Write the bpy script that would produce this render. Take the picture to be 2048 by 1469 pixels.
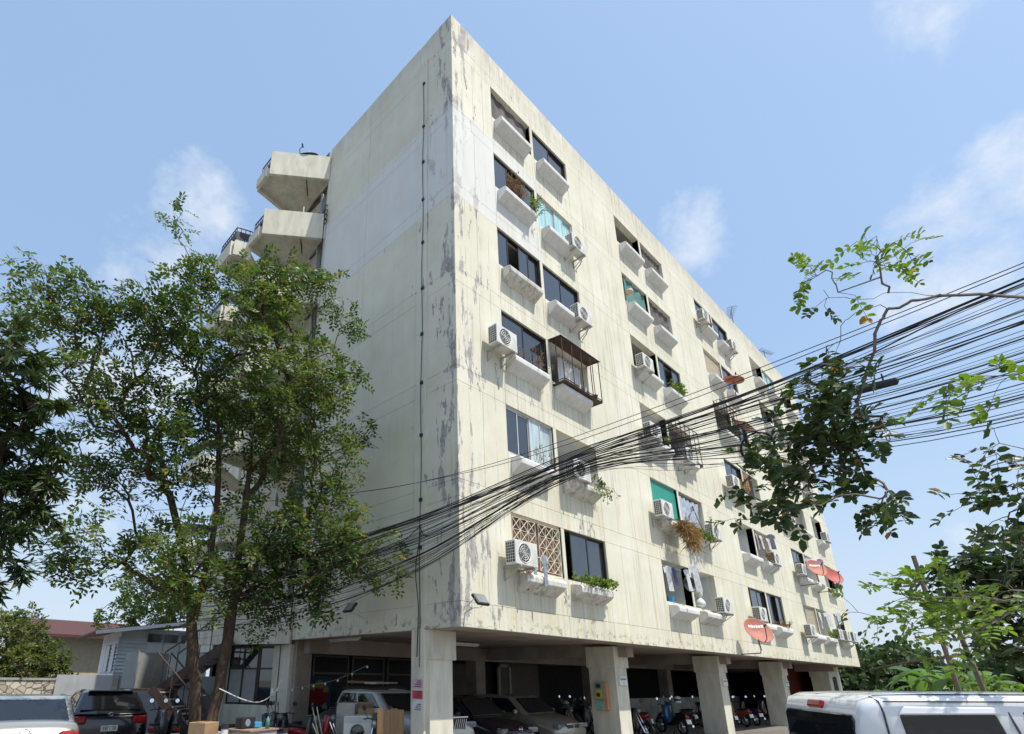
import bpy, bmesh, math, random
import numpy as np
from mathutils import Vector, Matrix
for o in list(bpy.data.objects): bpy.data.objects.remove(o)
sc = bpy.context.scene; col = sc.collection
R = math.radians
# ---------------------------------------------------------------- camera, sky, sun, exposure
cam = bpy.data.cameras.new('camera'); cam_o = bpy.data.objects.new('camera', cam); col.objects.link(cam_o)
cam.sensor_fit = 'HORIZONTAL'; cam.sensor_width = 36.0; cam.lens = 1120.34/2048*36
cam.shift_x = 0.0961; cam.shift_y = 0.1102; cam.clip_start = 0.05; cam.clip_end = 3000
yaw, pit, roll = .736, .3431, .0124
fw = Vector((math.sin(yaw)*math.cos(pit), math.cos(yaw)*math.cos(pit), math.sin(pit)))
r0 = Vector((math.cos(yaw), -math.sin(yaw), 0)); u0 = r0.cross(fw)
rt = math.cos(roll)*r0 + math.sin(roll)*u0; up = -math.sin(roll)*r0 + math.cos(roll)*u0
cam_o.matrix_world = Matrix(((rt.x, up.x, -fw.x, -8.3017), (rt.y, up.y, -fw.y, -7.7297), (rt.z, up.z, -fw.z, 1.75), (0, 0, 0, 1)))
sc.camera = cam_o
SUN_DIR = Vector((0.27, -1.0, 1.95)).normalized()          # towards the sun
sun_el = math.asin(SUN_DIR.z); sun_az = math.atan2(SUN_DIR.x, SUN_DIR.y)
sun = bpy.data.lights.new('sun', 'SUN'); sun.energy = 4.0; sun.angle = R(.55); sun.color = (1, .95, .86)
sun_o = bpy.data.objects.new('sun', sun); col.objects.link(sun_o)
sun_o.rotation_euler = (-SUN_DIR).to_track_quat('-Z', 'Y').to_euler(); sun_o.location = (0, -20, 40)
w = bpy.data.worlds.new('World'); sc.world = w; w.use_nodes = True
nt = w.node_tree; nd = nt.nodes; nd.clear(); lk = nt.links.new
out = nd.new('ShaderNodeOutputWorld'); bg = nd.new('ShaderNodeBackground'); bg.inputs['Strength'].default_value = .15
sky = nd.new('ShaderNodeTexSky'); sky.sky_type = 'NISHITA'; sky.sun_disc = False
sky.sun_elevation = sun_el; sky.sun_rotation = sun_az; sky.air_density = 1.3; sky.dust_density = 2.2; sky.ozone_density = 2.0
tc = nd.new('ShaderNodeTexCoord')
def wmath(op, a, b=None, c=None, clamp=False):
    n = nd.new('ShaderNodeMath'); n.operation = op; n.use_clamp = clamp
    for i, v in enumerate((a, b, c)):
        if v is None: continue
        if isinstance(v, (int, float)): n.inputs[i].default_value = v
        else: lk(v, n.inputs[i])
    return n.outputs[0]
n1 = nd.new('ShaderNodeTexNoise'); n1.inputs['Scale'].default_value = 7.5; n1.inputs['Detail'].default_value = 12; n1.inputs['Roughness'].default_value = .64; n1.inputs['Distortion'].default_value = .1
mp = nd.new('ShaderNodeMapping'); mp.inputs['Scale'].default_value = (1, 1, 1.25); mp.inputs['Location'].default_value = (.35, 1.1, .2)
lk(tc.outputs['Generated'], mp.inputs['Vector']); lk(mp.outputs[0], n1.inputs['Vector'])
# banks of fair-weather cumulus, each given by the direction it stands in and how wide it is
def bank(v, k):
    d = nd.new('ShaderNodeVectorMath'); d.operation = 'DOT_PRODUCT'; lk(tc.outputs['Generated'], d.inputs[0]); d.inputs[1].default_value = Vector(v).normalized()
    return wmath('MULTIPLY_ADD', d.outputs['Value'], 1/(1-math.cos(R(k))), 1-1/(1-math.cos(R(k))), clamp=True)
CLOUDS = [((.743, .223, .631), 5.5, .8), ((.852, -.027, .522), 8, .85), ((.832, -.088, .548), 7, .8), ((.885, -.059, .461), 9, .85), ((.704, -.089, .705), 5, .7), ((.205, .719, .664), 6, .85), ((.192, .792, .58), 9, .85), ((.16, .901, .402), 13, .85), ((.166, .953, .253), 14, .85), ((.979, .052, .196), 10, .6), ((-.9, .3, .5), 22, .8), ((-.2, -.95, .35), 24, .8), ((.5, -.8, .5), 18, .7), ((-.7, -.6, .5), 22, .7)]
tot = None
for v, k, a in CLOUDS:
    b = wmath('MULTIPLY', bank(v, k), a); tot = b if tot is None else wmath('MAXIMUM', tot, b)
cl = wmath('MULTIPLY_ADD', tot, .40, wmath('SUBTRACT', n1.outputs['Fac'], .675))
cl = wmath('MULTIPLY', cl, 3.6, clamp=True)
sep = nd.new('ShaderNodeSeparateXYZ'); lk(tc.outputs['Generated'], sep.inputs[0])
low = wmath('SUBTRACT', 1.0, wmath('MULTIPLY', sep.outputs['Z'], 1.7, clamp=True)); low = wmath('MULTIPLY', low, wmath('MULTIPLY', low, .55))
fac = wmath('MAXIMUM', wmath('MULTIPLY', wmath('POWER', cl, 1.3), .75), low)
mx = nd.new('ShaderNodeMix'); mx.data_type = 'RGBA'; lk(fac, mx.inputs['Factor']); hz = nd.new('ShaderNodeMix'); hz.data_type = 'RGBA'; hz.inputs['Factor'].default_value = .62; lk(sky.outputs[0], hz.inputs['A']); hz.inputs['B'].default_value = (2.15, 3.2, 4.8, 1); lk(hz.outputs['Result'], mx.inputs['A']); mx.inputs['B'].default_value = (4.5, 4.8, 5.2, 1)
lk(mx.outputs['Result'], bg.inputs['Color']); lk(bg.outputs[0], out.inputs['Surface'])
sc.view_settings.view_transform = 'Standard'; sc.view_settings.look = 'None'; sc.view_settings.gamma = 1; sc.view_settings.exposure = .37
sc.view_settings.use_curve_mapping = False
sc.render.engine = 'CYCLES'
sc.cycles.max_bounces = 6; sc.cycles.transparent_max_bounces = 12
# ---------------------------------------------------------------- helpers
def tag(o, label=None, cat=None, group=None, kind=None):
    if label: o['label'] = label
    if cat: o['category'] = cat
    if group: o['group'] = group
    if kind: o['kind'] = kind
    return o
def empty(name, loc=(0, 0, 0), rz=0, label=None, cat=None, group=None):
    o = bpy.data.objects.new(name, None); col.objects.link(o); o.location = loc; o.rotation_euler = (0, 0, rz); o.empty_display_size = .1
    return tag(o, label, cat, group)
def copy_tree(o, parent=None):
    c = o.copy(); col.objects.link(c)
    if parent: c.parent = parent
    for ch in list(o.children): copy_tree(ch, c)
    return c
class MB:
    def __init__(s): s.v = []; s.f = []
    def add(s, vs, fs):
        b = len(s.v); s.v += [tuple(v) for v in vs]; s.f += [tuple(b+i for i in f) for f in fs]; return s
    def box(s, x0, x1, y0, y1, z0, z1, skip=()):
        vs = [(x0, y0, z0), (x1, y0, z0), (x1, y1, z0), (x0, y1, z0), (x0, y0, z1), (x1, y0, z1), (x1, y1, z1), (x0, y1, z1)]
        fs = {'-z': (0, 3, 2, 1), '+z': (4, 5, 6, 7), '-y': (0, 1, 5, 4), '+x': (1, 2, 6, 5), '+y': (2, 3, 7, 6), '-x': (3, 0, 4, 7)}
        return s.add(vs, [f for k, f in fs.items() if k not in skip])
    def cbox(s, c, d, rot=None):
        vs = [Vector((sx*d[0]/2, sy*d[1]/2, sz*d[2]/2)) for sz in (-1, 1) for sx, sy in ((-1, -1), (1, -1), (1, 1), (-1, 1))]
        if rot is not None: vs = [rot @ v for v in vs]
        vs = [v + Vector(c) for v in vs]
        return s.add(vs, [(0, 3, 2, 1), (4, 5, 6, 7), (0, 1, 5, 4), (1, 2, 6, 5), (2, 3, 7, 6), (3, 0, 4, 7)])
    def prism(s, poly, z0, z1):
        n = len(poly); vs = [(p[0], p[1], z0) for p in poly]+[(p[0], p[1], z1) for p in poly]
        return s.add(vs, [tuple(range(n))[::-1], tuple(range(n, 2*n))]+[(i, (i+1) % n, n+(i+1) % n, n+i) for i in range(n)])
    def extr(s, poly, x0, x1, ax=0):      # poly in the two other axes, extruded along ax
        def P(a, b, t): return ((t, a, b), (a, t, b), (a, b, t))[ax]
        n = len(poly); vs = [P(a, b, x0) for a, b in poly]+[P(a, b, x1) for a, b in poly]
        return s.add(vs, [tuple(range(n))[::-1], tuple(range(n, 2*n))]+[(i, (i+1) % n, n+(i+1) % n, n+i) for i in range(n)])
    def tube(s, pts, r, n=6, cap=True):
        pts = [Vector(p) for p in pts]; m = len(pts)
        rs = r if isinstance(r, (list, tuple)) else [r]*m
        t0 = (pts[1]-pts[0]).normalized(); a = t0.orthogonal().normalized(); rings = []
        for i, p in enumerate(pts):
            t = (pts[min(i+1, m-1)]-pts[max(i-1, 0)]); t = t.normalized() if t.length > 1e-9 else t0
            a = (a - t*a.dot(t)); a = a.normalized() if a.length > 1e-6 else t.orthogonal().normalized()
            b = t.cross(a); rings.append([p+(a*math.cos(2*math.pi*k/n)+b*math.sin(2*math.pi*k/n))*rs[i] for k in range(n)])
        vs = [v for rg in rings for v in rg]; fs = [(i*n+k, i*n+(k+1) % n, (i+1)*n+(k+1) % n, (i+1)*n+k) for i in range(m-1) for k in range(n)]
        if cap: fs += [tuple(range(n))[::-1], tuple(range((m-1)*n, m*n))]
        return s.add(vs, fs)
    def lathe(s, prof, c, axis, n=16, cap=False):  # prof: list of (radius, along)
        ax = Vector(axis).normalized(); a = ax.orthogonal().normalized(); b = ax.cross(a); c = Vector(c); m = len(prof)
        vs = [c+ax*h+(a*math.cos(2*math.pi*k/n)+b*math.sin(2*math.pi*k/n))*r for r, h in prof for k in range(n)]
        fs = [(i*n+k, i*n+(k+1) % n, (i+1)*n+(k+1) % n, (i+1)*n+k) for i in range(m-1) for k in range(n)]
        if cap: fs += [tuple(range(n))[::-1], tuple(range((m-1)*n, m*n))]
        return s.add(vs, fs)
    def loft(s, rings, close=True, caps=True):
        n = len(rings[0]); m = len(rings); vs = [v for r_ in rings for v in r_]
        fs = [(i*n+k, i*n+(k+1) % n, (i+1)*n+(k+1) % n, (i+1)*n+k) for i in range(m-1) for k in range(n if close else n-1)]
        if caps: fs += [tuple(range(n))[::-1], tuple(range((m-1)*n, m*n))]
        return s.add(vs, fs)
    def mesh(s, name, m=None, smooth=False):
        me = bpy.data.meshes.new(name); me.from_pydata(s.v, [], s.f); me.update()
        if m: me.materials.append(m)
        if smooth: me.polygons.foreach_set('use_smooth', [True]*len(me.polygons))
        return me
    def build(s, name, m, parent=None, smooth=False, bevel=0, sub=0, loc=None, fixn=False):
        me = s.mesh(name, m, smooth)
        if fixn:
            bm = bmesh.new(); bm.from_mesh(me); bmesh.ops.recalc_face_normals(bm, faces=bm.faces); bm.to_mesh(me); bm.free()
        o = bpy.data.objects.new(name, me); col.objects.link(o)
        if parent: o.parent = parent
        if loc: o.location = loc
        if bevel:
            b = o.modifiers.new('bevel', 'BEVEL'); b.width = bevel; b.segments = 2; b.limit_method = 'ANGLE'
        if sub:
            b = o.modifiers.new('sub', 'SUBSURF'); b.levels = sub; b.render_levels = sub
        return o
MATS = {}
def mat(name, c, rough=.7, metal=0., var=.12, scale=6., bump=0., bscale=40., spec=.5, stretch=None, alpha=None, coat=0., dirt=None, dirt_amt=.5, emit=None):
    if name in MATS: return MATS[name]
    m = bpy.data.materials.new(name); m.use_nodes = True; MATS[name] = m
    t = m.node_tree; L = t.links.new; b = t.nodes['Principled BSDF']
    b.inputs['Roughness'].default_value = rough; b.inputs['Metallic'].default_value = metal; b.inputs['Specular IOR Level'].default_value = spec
    if coat: b.inputs['Coat Weight'].default_value = coat; b.inputs['Coat Roughness'].default_value = .06
    tcn = t.nodes.new('ShaderNodeTexCoord'); vec = tcn.outputs['Object']
    if stretch:
        mpn = t.nodes.new('ShaderNodeMapping'); mpn.inputs['Scale'].default_value = stretch; L(vec, mpn.inputs[0]); vec = mpn.outputs[0]
    nz = t.nodes.new('ShaderNodeTexNoise'); nz.inputs['Scale'].default_value = scale; nz.inputs['Detail'].default_value = 6; L(vec, nz.inputs['Vector'])
    mr = t.nodes.new('ShaderNodeMapRange'); mr.inputs['From Min'].default_value = .3; mr.inputs['From Max'].default_value = .7; mr.inputs['To Min'].default_value = 1-var; mr.inputs['To Max'].default_value = 1+var; L(nz.outputs['Fac'], mr.inputs[0])
    mul = t.nodes.new('ShaderNodeMix'); mul.data_type = 'RGBA'; mul.blend_type = 'MULTIPLY'; mul.inputs['Factor'].default_value = 1; mul.inputs['A'].default_value = (*c, 1); L(mr.outputs[0], mul.inputs['B'])
    cout = mul.outputs['Result']
    if dirt:
        n2 = t.nodes.new('ShaderNodeTexNoise'); n2.inputs['Scale'].default_value = scale*.6; n2.inputs['Detail'].default_value = 9; n2.inputs['Roughness'].default_value = .65; L(vec, n2.inputs['Vector'])
        r2 = t.nodes.new('ShaderNodeMapRange'); r2.inputs['From Min'].default_value = .5; r2.inputs['From Max'].default_value = .62; r2.inputs['To Max'].default_value = dirt_amt; L(n2.outputs['Fac'], r2.inputs[0])
        m2 = t.nodes.new('ShaderNodeMix'); m2.data_type = 'RGBA'; L(r2.outputs[0], m2.inputs['Factor']); L(cout, m2.inputs['A']); m2.inputs['B'].default_value = (*dirt, 1); cout = m2.outputs['Result']
    L(cout, b.inputs['Base Color'])
    if bump:
        n3 = t.nodes.new('ShaderNodeTexNoise'); n3.inputs['Scale'].default_value = bscale; n3.inputs['Detail'].default_value = 5; L(vec, n3.inputs['Vector'])
        bp = t.nodes.new('ShaderNodeBump'); bp.inputs['Strength'].default_value = bump; bp.inputs['Distance'].default_value = .02; L(n3.outputs['Fac'], bp.inputs['Height']); L(bp.outputs[0], b.inputs['Normal'])
    if alpha is not None: b.inputs['Alpha'].default_value = alpha
    if emit: b.inputs['Emission Color'].default_value = (*emit, 1); b.inputs['Emission Strength'].default_value = 1
    return m
def glass_mat(name, c=(.02, .025, .03), spec=.9, rough=.03):
    if name in MATS: return MATS[name]
    m = mat(name, c, rough=rough, spec=spec, var=.1, scale=1.5); b = m.node_tree.nodes['Principled BSDF']; b.inputs['IOR'].default_value = 1.65
    return m
# ---------------------------------------------------------------- painted concrete of the block
def facade_material():
    m = bpy.data.materials.new('weathered_cream_paint'); m.use_nodes = True; t = m.node_tree; N = t.nodes; L = t.links.new; bs = N['Principled BSDF']
    def M(op, a, b=None, c=None, cl=False):
        n = N.new('ShaderNodeMath'); n.operation = op; n.use_clamp = cl
        for i, v in enumerate((a, b, c)):
            if v is None: continue
            if isinstance(v, (int, float)): n.inputs[i].default_value = v
            else: L(v, n.inputs[i])
        return n.outputs[0]
    def MR(v, a, b, c=0., d=1., sm=False):
        n = N.new('ShaderNodeMapRange'); n.interpolation_type = 'SMOOTHSTEP' if sm else 'LINEAR'
        L(v, n.inputs[0]); n.inputs[1].default_value = a; n.inputs[2].default_value = b; n.inputs[3].default_value = c; n.inputs[4].default_value = d; return n.outputs[0]
    def MIX(f, a, b):
        n = N.new('ShaderNodeMix'); n.data_type = 'RGBA'
        for i, v in (('Factor', f), ('A', a), ('B', b)):
            if isinstance(v, tuple): n.inputs[i].default_value = (*v, 1)
            elif isinstance(v, (int, float)): n.inputs[i].default_value = v
            else: L(v, n.inputs[i])
        return n.outputs['Result']
    geo = N.new('ShaderNodeNewGeometry'); sp = N.new('ShaderNodeSeparateXYZ'); L(geo.outputs['Position'], sp.inputs[0])
    x, y, z = sp.outputs; h = M('SUBTRACT', x, y)
    def NZ(sx, sz, det=6, ro=.6, off=0., dist=0.):
        c = N.new('ShaderNodeCombineXYZ'); L(M('MULTIPLY_ADD', h, sx, off), c.inputs[0]); L(M('MULTIPLY', z, sz), c.inputs[2]); c.inputs[1].default_value = off
        n = N.new('ShaderNodeTexNoise'); n.inputs['Scale'].default_value = 1; n.inputs['Detail'].default_value = det; n.inputs['Roughness'].default_value = ro; n.inputs['Distortion'].default_value = dist; L(c.outputs[0], n.inputs['Vector']); return n.outputs['Fac']
    big = NZ(.5, .5, 4); mid = NZ(2.1, 2.1, 6, .6, 3.)
    c = MIX(MR(big, .35, .65), (.64, .61, .485), (.735, .71, .59)); c = MIX(M('MULTIPLY', MR(mid, .45, .75), .35), c, (.56, .54, .43))
    # white repainted storey band
    zj = M('MULTIPLY_ADD', NZ(3, 3, 5, .6, 9.), .10, M('SUBTRACT', z, .05))
    band = M('MULTIPLY', M('MULTIPLY', MR(zj, 13.82, 13.84), MR(zj, 17.17, 17.15)), MR(x, 3.90, 3.89))
    c = MIX(band, c, MIX(MR(NZ(1.3, .6, 7, .65, 5.), .42, .68), (.66, .655, .615), (.725, .72, .68)))
    nb = M('SUBTRACT', 1., M('MULTIPLY', band, .5))
    right = MR(y, .3, .25)                                   # the two faces have weathered differently
    # long rain streaks running down the face
    st = M('MULTIPLY', MR(NZ(5.5, .22, 6, .7, 1.), .50, .72), MR(NZ(.55, .4, 4, .6, 7.), .44, .60))
    c = MIX(M('MULTIPLY', M('MULTIPLY', st, nb), MR(right, 0, 1, .22, .8)), c, (.36, .34, .29))
    thin = M('MULTIPLY', MR(NZ(17, .35, 4, .7, 2.), .59, .66), MR(NZ(.9, .6, 4, .6, 8.), .49, .60))
    c = MIX(M('MULTIPLY', M('MULTIPLY', thin, nb), MR(right, 0, 1, .15, .85)), c, (.27, .245, .22))
    # hairline cracks on vertical formwork lines
    fr = M('ABSOLUTE', M('SUBTRACT', M('FRACT', M('MULTIPLY_ADD', NZ(1, .7, 4, .6, 12.), .11, M('MULTIPLY', h, 1.08))), .5))
    ck = M('MULTIPLY', MR(fr, .012, .004), MR(NZ(2.5, .6, 4, .6, 13.), .47, .58))
    c = MIX(M('MULTIPLY', M('MULTIPLY', ck, nb), MR(right, 0, 1, .3, .8)), c, (.22, .20, .18))
    # dirt washed down from the boxes and sills
    fx = M('MULTIPLY', M('FRACT', M('MULTIPLY', M('SUBTRACT', x, 1.76), 1/7.58)), 7.58); zz = M('MULTIPLY', M('FRACT', M('MULTIPLY', M('SUBTRACT', 3.65+28., z), 1/2.8)), 2.8)
    run = M('MULTIPLY', M('MULTIPLY', MR(fx, 4.25, 4.0), MR(zz, 1.7, .0)), M('MULTIPLY', MR(NZ(9, .3, 5, .65, 15.), .46, .64), right))
    c = MIX(M('MULTIPLY', M('MULTIPLY', run, nb), .62), c, (.37, .325, .235))
    # rusty yellow run-off low on the street face
    ye = M('MULTIPLY', M('MULTIPLY', MR(NZ(3.2, .25, 4, .6, 4.), .5, .68), MR(z, 9., 3.5)), right)
    c = MIX(M('MULTIPLY', ye, .6), c, (.60, .52, .28))
    # flaking paint: grey render showing, mostly by the corner and along the floor joints
    ah = M('ABSOLUTE', h); near = MR(ah, .15, 2.0, .125, -.02); fl = M('ABSOLUTE', M('SUBTRACT', M('FRACT', M('MULTIPLY', M('SUBTRACT', z, 2.95), 1/2.8)), .02))
    jn = MR(fl, .0, .16, .045, 0.)
    pk = M('ADD', M('ADD', NZ(2.9, .62, 10, .72, 0., .25), near), jn)
    peel = M('MULTIPLY', MR(pk, .648, .662), nb)
    c = MIX(peel, c, MIX(MR(NZ(6, 4, 5, .6, 6.), .4, .6), (.30, .275, .25), (.46, .44, .425)))
    rim = M('MULTIPLY', M('MULTIPLY', MR(pk, .63, .648), M('SUBTRACT', 1., MR(pk, .648, .656))), nb); c = MIX(M('MULTIPLY', rim, .55), c, (.83, .81, .73))
    # grime on the parapet and mould along the bottom edge
    pg = M('MULTIPLY', MR(z, 19.75, 20.7), MR(NZ(3.5, .6, 7, .7, 10.), .35, .62)); c = MIX(M('MULTIPLY', pg, MR(right, 0, 1, .35, .6)), c, (.37, .355, .29))
    mo = M('MULTIPLY', MR(z, 3.1, 2.8), MR(NZ(4.5, 6, 8, .7, 11.), .52, .6)); c = MIX(M('MULTIPLY', mo, .7), c, (.13, .125, .11))
    L(c, bs.inputs['Base Color']); bs.inputs['Roughness'].default_value = .85; bs.inputs['Specular IOR Level'].default_value = .25
    bp = N.new('ShaderNodeBump'); bp.inputs['Strength'].default_value = .5; bp.inputs['Distance'].default_value = .012
    L(M('SUBTRACT', M('MULTIPLY', NZ(14, 14, 5, .6, 14.), .35), M('MULTIPLY', peel, .9)), bp.inputs['Height']); L(bp.outputs[0], bs.inputs['Normal'])
    return m
FAC = facade_material()
CONC = mat('stained_concrete_paint', (.65, .62, .51), .85, var=.12, scale=2., bump=.3, bscale=25, dirt=(.42, .39, .32), dirt_amt=.45, stretch=(2.2, 2.2, .6), spec=.25)
CONC_G = mat('grey_concrete', (.36, .35, .32), .9, var=.2, scale=3., bump=.4, bscale=25, dirt=(.2, .19, .17), dirt_amt=.5, spec=.2)
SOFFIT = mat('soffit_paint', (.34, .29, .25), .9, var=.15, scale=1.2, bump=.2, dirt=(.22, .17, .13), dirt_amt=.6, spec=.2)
WHITE = mat('white_planter_paint', (.72, .715, .69), .8, var=.08, scale=3, bump=.15, dirt=(.55, .52, .46), dirt_amt=.4, stretch=(2.5, 2.5, .5), spec=.3)
DIRTYW = mat('mossy_planter_paint', (.66, .64, .58), .85, var=.15, scale=3, bump=.3, dirt=(.33, .30, .24), dirt_amt=.75, stretch=(3, 3, .6), spec=.2)
REC = mat('loggia_paint', (.60, .62, .62), .85, var=.1, scale=2, dirt=(.4, .4, .38), dirt_amt=.4)
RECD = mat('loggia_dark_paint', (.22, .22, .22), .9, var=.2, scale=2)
BRZ = mat('bronze_frame', (.035, .03, .028), .4, .3, var=.1)
ALU = mat('aluminium_frame', (.62, .62, .60), .4, .5, var=.1)
GL = glass_mat('tinted_pane'); GLC = mat('curtained_pane', (.42, .50, .50), .12, var=.3, scale=2, stretch=(5, 5, .4), spec=.8); GLT = mat('turquoise_curtain_pane', (.36, .62, .62), .12, var=.25, scale=2, stretch=(6, 6, .3), spec=.8)
NET = mat('grey_shade_net', (.15, .14, .135), .9, var=.35, scale=3, stretch=(1, 1, .5), spec=.1)
IRON = mat('rusty_iron', (.10, .065, .05), .7, .3, var=.3, scale=8, spec=.3)
BLACK = mat('black_plastic', (.02, .02, .02), .45, var=.2)
ACW = mat('air_conditioner_enamel', (.66, .66, .62), .5, var=.08, scale=4, dirt=(.42, .39, .33), dirt_amt=.45)
FIN = mat('condenser_fins', (.075, .07, .065), .6, .4, var=.3, scale=60)
# ================================================================ setting
g = MB(); g.add([(-400, -300, 0), (900, -300, 0), (900, 700, 0), (-400, 700, 0)], [(0, 1, 2, 3)])
ground = tag(g.build('ground', mat('worn_concrete_yard', (.19, .175, .155), .9, var=.2, scale=.8, bump=.3, bscale=12, dirt=(.11, .10, .09), dirt_amt=.5, spec=.2)), kind='structure')
# ================================================================ apartment block
B = empty('apartment_building', label='seven storey weathered cream apartment block raised on columns over open parking', cat='building')
ZT0, FH, NF, TOP, BOT, LEN, DEP = 5.45, 2.8, 6, 20.88, 2.75, 33.47, 6.35
COLS = [(1.76, 2), (9.35, 2), (16.95, 2), (24.4, 2), (29.98, 1)]
HW, MUL = 2.02, .14                                     # half window width, mullion
zs = [BOT, 3.25]
for i in range(NF): zs += [ZT0+FH*i, ZT0+FH*i+.40]
zs[-1] = 19.86; zs.append(TOP)
SILL = 1.30
openings = []                                           # x0, x1 of every half opening
for k, (cx, n) in enumerate(COLS):
    for s in range(n): openings.append((k, s, cx+s*(HW+MUL), cx+s*(HW+MUL)+HW))
G, PT = .005, .014
panel_cache = {}
def panel(x0, x1, z0, z1, face):
    wd, ht = round(x1-x0, 3), round(z1-z0, 3); key = (wd, ht, face)
    if key not in panel_cache:
        mb = MB()
        if face == 'y': mb.box(G, wd-G, 0, PT, G, ht-G, skip=('+y',))
        else: mb.box(0, PT, G, wd-G, G, ht-G, skip=('+x',))
        panel_cache[key] = mb.mesh('wall_panel', FAC)
    o = bpy.data.objects.new('wall_panel', panel_cache[key]); col.objects.link(o); o.parent = B
    o.location = (x0, 0, z0) if face == 'y' else (0, x0, z0)
backing = MB()
solid = [(PT, 1.76)]
for i in range(len(openings)-1):
    a, b = openings[i][3], openings[i+1][2]
    solid.append((a, b))
solid.append((openings[-1][3], LEN))
for bi in range(len(zs)-1):
    z0, z1 = zs[bi], zs[bi+1]
    storey = bi % 2 == 1 and bi < 12
    if not storey:
        br = [0, 1.76, 5.94, 9.35, 13.53, 16.95, 21.13, 24.4, 28.58, LEN]
        br = sorted(br + ([3.85, 11.44, 19.04, 26.49] if bi != len(zs)-2 else [])); 
        for a, b in zip(br, br[1:]): panel(a, b, z0, z1, 'y')
        backing.box(PT, LEN, PT, .24, z0, z1)
    else:
        for a, b in solid:
            wd = b-a; n = max(1, round(wd/.9)); aa = 0 if a == PT else a
            for q in range(n): panel(aa+(b-aa)*q/n, aa+(b-aa)*(q+1)/n, z0, z1, 'y')
            backing.box(a, b, PT, .24, z0, z1)
        zb = z1-SILL
        for k, s, a, b in openings:
            panel(a, b, z0, zb, 'y'); backing.box(a, b, PT, .24, z0, zb)
    # end wall on the shaded side
    for a, b in ((0, 1.0), (1.36, 3.85), (3.85, DEP)):
        panel(a, b, z0, z1, 'x')
backing.box(PT, .25, .24, DEP, BOT, TOP); backing.box(LEN-.25, LEN, .24, 12, BOT, TOP); backing.box(.25, LEN-.25, 11.7, 12, BOT, TOP)
backing.box(-.035, .02, 1.0, 1.36, BOT, 20.0)           # pilaster strip
backing.box(-.02, .02, 6.2, DEP+.01, BOT, TOP-.3)
backing.build('wall', FAC, B)
rf = MB(); rf.box(.25, LEN-.25, .24, 11.7, 19.7, 19.95); rf.build('roof', CONC_G, B)
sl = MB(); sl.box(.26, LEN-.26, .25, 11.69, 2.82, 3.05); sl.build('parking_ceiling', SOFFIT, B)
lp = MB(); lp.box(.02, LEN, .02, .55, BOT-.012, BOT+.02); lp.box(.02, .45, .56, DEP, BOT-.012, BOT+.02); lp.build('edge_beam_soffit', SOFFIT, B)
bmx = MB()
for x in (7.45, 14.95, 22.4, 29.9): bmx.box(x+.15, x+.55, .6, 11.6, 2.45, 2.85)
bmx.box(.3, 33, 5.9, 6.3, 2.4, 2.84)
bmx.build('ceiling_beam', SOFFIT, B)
cm = MB(); cm.box(0, .62, 0, .62, 0, 2.76); cm.box(-.02, .70, .0, .62, 2.05, 2.76)
for i, x in enumerate((.03, 7.4, 14.98, 22.3, 30.2)):
    m = MB(); m.box(x, x+.66, .9, 1.75 if i else 1.48, 0, BOT); m.box(x-.002 if i == 0 else x-.06, x+.74, .86, 1.78 if i else 1.44, 2.15, BOT-.01); m.build('column', CONC, B, bevel=.012)
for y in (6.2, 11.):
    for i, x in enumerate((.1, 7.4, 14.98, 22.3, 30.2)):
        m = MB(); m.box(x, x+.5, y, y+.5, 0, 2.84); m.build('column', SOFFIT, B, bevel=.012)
m = MB(); m.box(-.05, .03, 1.0, 1.36, .0, BOT+.02); m.build('column_rib', CONC, B)
# loggia recesses and window kinds
SPEC = {  # (floor, bay) -> kinds of the two halves
 (5, 0): ('net', 'g2'), (4, 0): ('g3o', 'turq'), (3, 0): ('g4o', 'g2'), (2, 0): ('g2', 'cage'), (1, 0): ('alu', 'open'), (0, 0): ('grille', 'g2b'),
 (5, 1): ('opend', 'netc'), (4, 1): ('green', 'net'), (3, 1): ('opend', 'g3o'), (2, 1): ('openb', 'bars'), (1, 1): ('teal', 'foil'), (0, 1): ('open', 'open'),
 (5, 2): ('g2', 'g2'), (4, 2): ('blind', 'g2'), (3, 2): ('bars', 'g2'), (2, 2): ('g2', 'opend'), (1, 2): ('open', 'open'), (0, 2): ('g2b', 'g3o'),
 (5, 3): ('open', 'turq'), (4, 3): ('opend', 'opend'), (3, 3): ('g2', 'open'), (2, 3): ('g2', 'net'), (1, 3): ('g2b', 'open'), (0, 3): ('blind', 'open'),
 (5, 4): ('opend',), (4, 4): ('opend',), (3, 4): ('net',), (2, 4): ('open',), (1, 4): ('open',), (0, 4): ('g2',)}
def sash(win, x0, x1, z0, z1, y, fm, gm):
    f = MB(); e = .035
    f.box(x0, x0+e, y, y+.03, z0, z1); f.box(x1-e, x1, y, y+.03, z0, z1); f.box(x0+e, x1-e, y, y+.03, z0, z0+e); f.box(x0+e, x1-e, y, y+.03, z1-e, z1); f.build('sash', fm, win)
    p = MB(); p.box(x0+e, x1-e, y+.012, y+.018, z0+e, z1-e); p.build('pane', gm, win)
def frame(x0, x1, z0, z1, fm, y=.05):
    f = MB(); e = .04
    f.box(x0, x0+e, y, y+.1, z0, z1); f.box(x1-e, x1, y, y+.1, z0, z1); f.box(x0+e, x1-e, y, y+.1, z0, z0+e); f.box(x0+e, x1-e, y, y+.1, z1-e, z1)
    return f.build('window', fm, B)
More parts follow.
